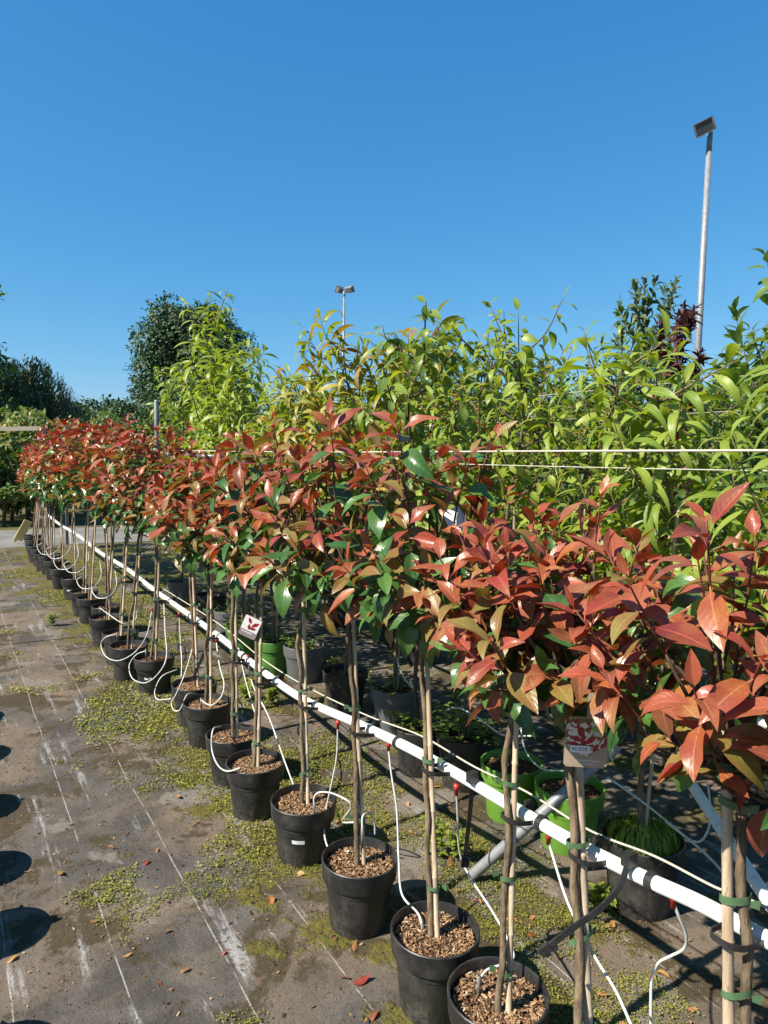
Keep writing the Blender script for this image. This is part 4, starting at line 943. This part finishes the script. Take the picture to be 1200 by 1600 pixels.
# ------------------------------------------------------------------ tags
def text_mesh(txt, size, mat, name):
    cu = bpy.data.curves.new(name, 'FONT'); cu.body = txt; cu.size = size; cu.align_x = 'CENTER'; cu.align_y = 'CENTER'; cu.extrude = .0001
    t_ = bpy.data.objects.new(name, cu); COL.objects.link(t_); bpy.context.view_layer.update()
    me = bpy.data.meshes.new_from_object(t_.evaluated_get(bpy.context.evaluated_depsgraph_get())); bpy.data.objects.remove(t_); me.materials.clear(); me.materials.append(mat); return me
M_CARD = plain('brown_card', (.40, .31, .24), (.35, .27, .2), 30, .45)
M_WHITE = plain('white_card', (.8, .8, .8), (.72, .72, .72), 30, .4)
M_INK = plain('grey_ink', (.09, .12, .2), (.07, .09, .16), 30, .6)
M_LILAC = plain('mauve_card', (.30, .24, .25), (.26, .2, .21), 20, .4)
def print_mat():
    t = NT('printed_photo'); P = t.coord(); v = t.new('ShaderNodeTexVoronoi'); v.inputs['Scale'].default_value = 130; t.link(P, v.inputs[0])
    sx = t.new('ShaderNodeSeparateColor'); t.link(v.outputs['Color'], sx.inputs[0])
    c = t.ramp(sx.outputs[0], [(0, (.65, .6, .52)), (.45, (.72, .68, .6)), (.5, (.3, .02, .03)), (.62, (.2, .1, .06)), (.75, (.12, .16, .05)), (1, (.7, .62, .55))], 'CONSTANT')
    return t.fin(c, .4, .5)
M_PRINT = print_mat()
M_PRED = plain('printed_red', (.38, .015, .03), (.24, .01, .02), 60, .4)
def card(root, w, h, mat, x0=0, z0=0, y=0, cut=.006, name='card'):
    b = MB(); c = cut; v = [(-w/2+c, -h/2), (w/2-c, -h/2), (w/2, -h/2+c), (w/2, h/2-c), (w/2-c, h/2), (-w/2+c, h/2), (-w/2, h/2-c), (-w/2, -h/2+c)]
    V = [(x0+a, y-.0005, z0+q) for a, q in v]+[(x0+a, y+.0005, z0+q) for a, q in v]; n = 8
    b.add(V, [tuple(range(n)), tuple(range(2*n-1, n-1, -1))]+[(j, j+n, (j+1) % n+n, (j+1) % n) for j in range(n)]); return b.build(name, mat, root, smooth=False)
def flat(root, pts, y, mat, name):
    b = MB(); n = len(pts); b.add([(a, y, q) for a, q in pts]+[(a, y+.0003, q) for a, q in pts], [tuple(range(n)), tuple(range(2*n-1, n-1, -1))]+[(j, j+n, (j+1) % n+n, (j+1) % n) for j in range(n)]); return b.build(name, mat, root, smooth=False)
def leafpoly(cx, cz, a, L, w):
    P = []
    for k in range(10):
        t_ = 2*math.pi*k/10; x, z = math.cos(t_)*w/2, math.sin(t_)*L/2; x *= (1-.5*abs(math.sin(t_)))
        P.append((cx+x*math.cos(a)-z*math.sin(a), cz+x*math.sin(a)+z*math.cos(a)))
    return P
q = onx(916, 1160, 1.17)
tg = thing('plant_tag', 'brown picture card with a white price sticker reading 45.00', 'tag', q); tg.rotation_euler = (math.radians(6), 0, math.radians(-38))
card(tg, .092, .118, M_CARD)
flat(tg, [(-.045, .056), (.045, .056), (.045, -.004), (0, -.036), (-.045, -.004)], -.0012, M_PRINT, 'picture')
for k, (cx, cz, a, L, w) in enumerate([(-.012, .022, .5, .034, .015), (-.022, .008, 1.2, .028, .012), (-.026, -.004, 1.5, .024, .010), (.008, .006, -.9, .032, .013), (-.008, .004, .2, .026, .01), (.02, -.012, -.4, .024, .011)]):
    flat(tg, leafpoly(cx, cz, a, L, w), -.0018-.0002*k, M_PRED, 'printed_leaf')
card(tg, .042, .0165, M_WHITE, -.0135, -.0145, -.0042, .0006, 'price_sticker')
for txt, s, mt, x, z, nm in (('45.00€', .0125, M_INK, -.0135, -.0145, 'price'), ('Photinia fraseri', .0085, M_WHITE, .006, -.0425, 'title'), ("'Red Robin'", .0062, M_WHITE, .006, -.0505, 'subtitle')):
    o_ = obj(nm, text_mesh(txt, s, mt, nm), tg, (x, -.0050 if nm == 'price' else -.0010, z)); o_.rotation_euler = (math.pi/2, 0, 0)
b = MB(); b.box((.004, .001, .085), (.012, .001, .06)); b.build('loop', M_CARD, tg, smooth=False)
q = onx(391, 980, 1.18)
tg2 = thing('plant_tag', 'tilted white card with red leaves printed, beside the fifth tree cane', 'tag', q); tg2.rotation_euler = (math.radians(8), math.radians(24), math.radians(-34))
card(tg2, .085, .105, M_LILAC); flat(tg2, [(-.04, .05), (.04, .05), (.04, -.02), (-.04, -.02)], -.0012, M_WHITE, 'picture')
for k, (cx, cz, a, L, w) in enumerate([(-.012, .03, .6, .034, .016), (.018, .02, -.8, .04, .018), (.012, -.002, -1.4, .034, .016), (-.006, .0, .3, .028, .014)]):
    flat(tg2, leafpoly(cx, cz, a, L, w), -.0018-.0002*k, M_PRED, 'printed_leaf')
flat(tg2, [(-.034, -.027), (.02, -.027), (.02, -.031), (-.034, -.031)], -.0012, M_WHITE, 'title_bar')
q = onx(712, 812, 1.32); tg3 = thing('plant_tag', 'blank white back of a card among the red leaves at mid-height', 'tag', q); tg3.rotation_euler = (math.radians(-20), math.radians(-25), math.radians(-30)); card(tg3, .06, .075, M_WHITE)

# ------------------------------------------------------------------ ground cover and litter
def vnoise(x, y, s, seed):
    rg = np.random.RandomState(seed); G = rg.rand(64, 64); X = x*s; Y = y*s; i = np.floor(X).astype(int); j = np.floor(Y).astype(int); u = X-i; v = Y-j; u = u*u*(3-2*u); v = v*v*(3-2*v)
    g_ = lambda a, c: G[a % 64, c % 64]
    return (g_(i, j)*(1-u)+g_(i+1, j)*u)*(1-v)+(g_(i, j+1)*(1-u)+g_(i+1, j+1)*u)*v
rg = np.random.RandomState(77); N = 42000
xs = rg.uniform(.3, 2.7, N); ys = .9+11.5*rg.rand(N)**1.7
dens = .55*vnoise(xs, ys, 2.3, 1)+.3*vnoise(xs, ys, 6, 2)+.15*vnoise(xs, ys, 17, 3)
w = np.where(xs < 1.0, -.06+.20*np.clip((xs-.5)/.5, 0, 1), np.where(xs > 1.38, .105, .155))-np.where(xs > 1.9, .04, 0)
keep = dens+w > .655
xs, ys = xs[keep], ys[keep]
b = MB(); LV = []
tp = np.array([(0, 0, 0), (.5, .45, .12), (0, 1, .05), (-.5, .45, .12)])
kk = np.where(ys < 3.5, 10, 4); X0 = np.repeat(xs, kk); Y0 = np.repeat(ys, kk); n_ = len(X0)
sc_ = np.where(Y0 < 2.6, .0052, np.where(Y0 < 4, .0075, .013)); sp_ = np.where(Y0 < 4, .016, .03)
A_ = rg.rand(n_)*6.28; E_ = rg.uniform(.05, .9, n_); L_ = sc_*(.6+.8*rg.rand(n_)); DX = rg.randn(n_)*sp_; DY = rg.randn(n_)*sp_
vx = tp[None, :, 0]*L_[:, None]; vy = tp[None, :, 1]*L_[:, None]; vz = tp[None, :, 2]*L_[:, None]; ce, se = np.cos(E_)[:, None], np.sin(E_)[:, None]
yy_ = vy*ce-vz*se; zz_ = vy*se+vz*ce; ca, sa = np.cos(A_)[:, None], np.sin(A_)[:, None]
lift = (.004+rg.rand(n_)*.012*np.exp(-(DX**2+DY**2)/sp_**2))[:, None]
LV = np.stack([(X0+DX)[:, None]+vx*ca-yy_*sa, (Y0+DY)[:, None]+vx*sa+yy_*ca, lift+zz_], 2)
b.addmany(LV, [(0, 1, 2, 3)], [0]*n_); b.uv = []
o = b.build('moss', M_MOSS, smooth=False); o['kind'] = 'stuff'; tag(o, 'low green moss and creeping ground cover around the pots', 'moss')
print('moss leaflets', len(LV))
b = MB()
for _ in range(7000):
    x = rg.uniform(.0, 2.2); y = .9+6*rg.rand()**1.5; L = .002+.013*rg.rand()**4; e = np.array(Matrix.Rotation(rg.rand()*6.28, 3, 'Z') @ Matrix.Rotation(rg.randn()*.25, 3, 'X'))
    b.box((x, y, .002+.001*rg.rand()), (L*(.2+.5*rg.rand()), L, .0018), e)
o = b.build('litter', M_DEBRIS, smooth=False); o['kind'] = 'stuff'; tag(o, 'crumbs of bark and dry litter strewn over the ground', 'litter')
LEAFCOL['dry'] = ([(0, (.20, .10, .04)), (.5, (.34, .15, .05)), (1, (.40, .24, .09))], .2, .6, (1, .8, .5))
lv = []
for _ in range(420):
    x = rg.uniform(1.3, 2.6) if rg.rand() < .8 else rg.uniform(.5, 1.3); y = .75+4.5*rg.rand()**1.4; a = rg.rand()*6.28
    lv.append((frame((x, y, .006+.006*rg.rand()), (math.cos(a), math.sin(a), rg.randn()*.15), (rg.randn()*.4, rg.randn()*.4, 1), .012+.035*rg.rand()**2), 'photinia', int(rg.randint(8)), 'dry'))
bb, ms = mass(lv); o = bb.build('leaf_litter', ms); o['kind'] = 'stuff'; tag(o, 'scraps of dry brown leaves littering the ground under the pipe', 'leaf litter')
FL = [(547, 1538, 'red', .085), (592, 1577, 'bronze', .07), (235, 1343, 'red', .06), (553, 1488, 'dry', .07), (480, 1366, 'dry', .08), (425, 1397, 'dry', .08), (707, 1360, 'dry', .10), (690, 1230, 'dry', .07), (705, 1385, 'dry', .06), (190, 1495, 'dry', .04), (245, 1532, 'bronze', .04),
      (300, 1512, 'dry', .05), (90, 1360, 'olive', .06), (30, 1490, 'dry', .06), (355, 1485, 'red', .03), (300, 1290, 'dry', .05), (840, 1430, 'dry', .06), (812, 1440, 'dry', .07), (925, 1545, 'dry', .07), (1050, 1530, 'dry', .08), (1010, 1560, 'dry', .06), (820, 1460, 'bronze', .05), (500, 1150, 'dry', .06), (480, 1120, 'dry', .05), (560, 1230, 'dry', .06), (870, 1500, 'dry', .05), (590, 1175, 'red', .05), (140, 1440, 'dry', .04)]
for k, (px_, py_, mk, L) in enumerate(FL):
    p = onz(px_, py_, .006); a = rg.rand()*6.28; L *= .85
    o = bpy.data.objects.new('fallen_leaf', tmesh('photinia', k % 6, mk)); COL.objects.link(o)
    o.matrix_basis = Matrix(frame(p, (math.cos(a), math.sin(a), .05), (rg.randn()*.2, rg.randn()*.2, 1 if k % 3 else -1), L).tolist())
    if k == 0: tag(o, 'red and yellow fallen leaf on the fabric left of the second pot', 'leaf')
    elif k == 1: tag(o, 'ochre fallen leaf at the bottom edge left of the pots', 'leaf')
    elif k == 2: tag(o, 'bright red fallen leaf lying on the path', 'leaf')
    else:
        zone = 'on the open path' if p[0] < 1.0 else 'in the moss below the pipe'
        same = sorted([q_ for q_ in FL[3:] if (onz(q_[0], q_[1], 0)[0] < 1.0) == (p[0] < 1.0)], key=lambda q_: -q_[1])
        tag(o, 'dry fallen leaf %s, %s counting up from the bottom' % (zone, ORD[[q_[:2] for q_ in same].index((px_, py_))]), 'leaf', 'dry fallen leaves')
p = onz(660, 1488, .222); o = bpy.data.objects.new('fallen_leaf', tmesh('photinia', 1, 'red')); COL.objects.link(o)
o.matrix_basis = Matrix(frame(p, (-.3, -.9, .35), (.5, -.3, 1), .05).tolist()); tag(o, 'bright red fallen leaf on the bark of the second pot', 'leaf')
print('objects', len(bpy.data.objects))
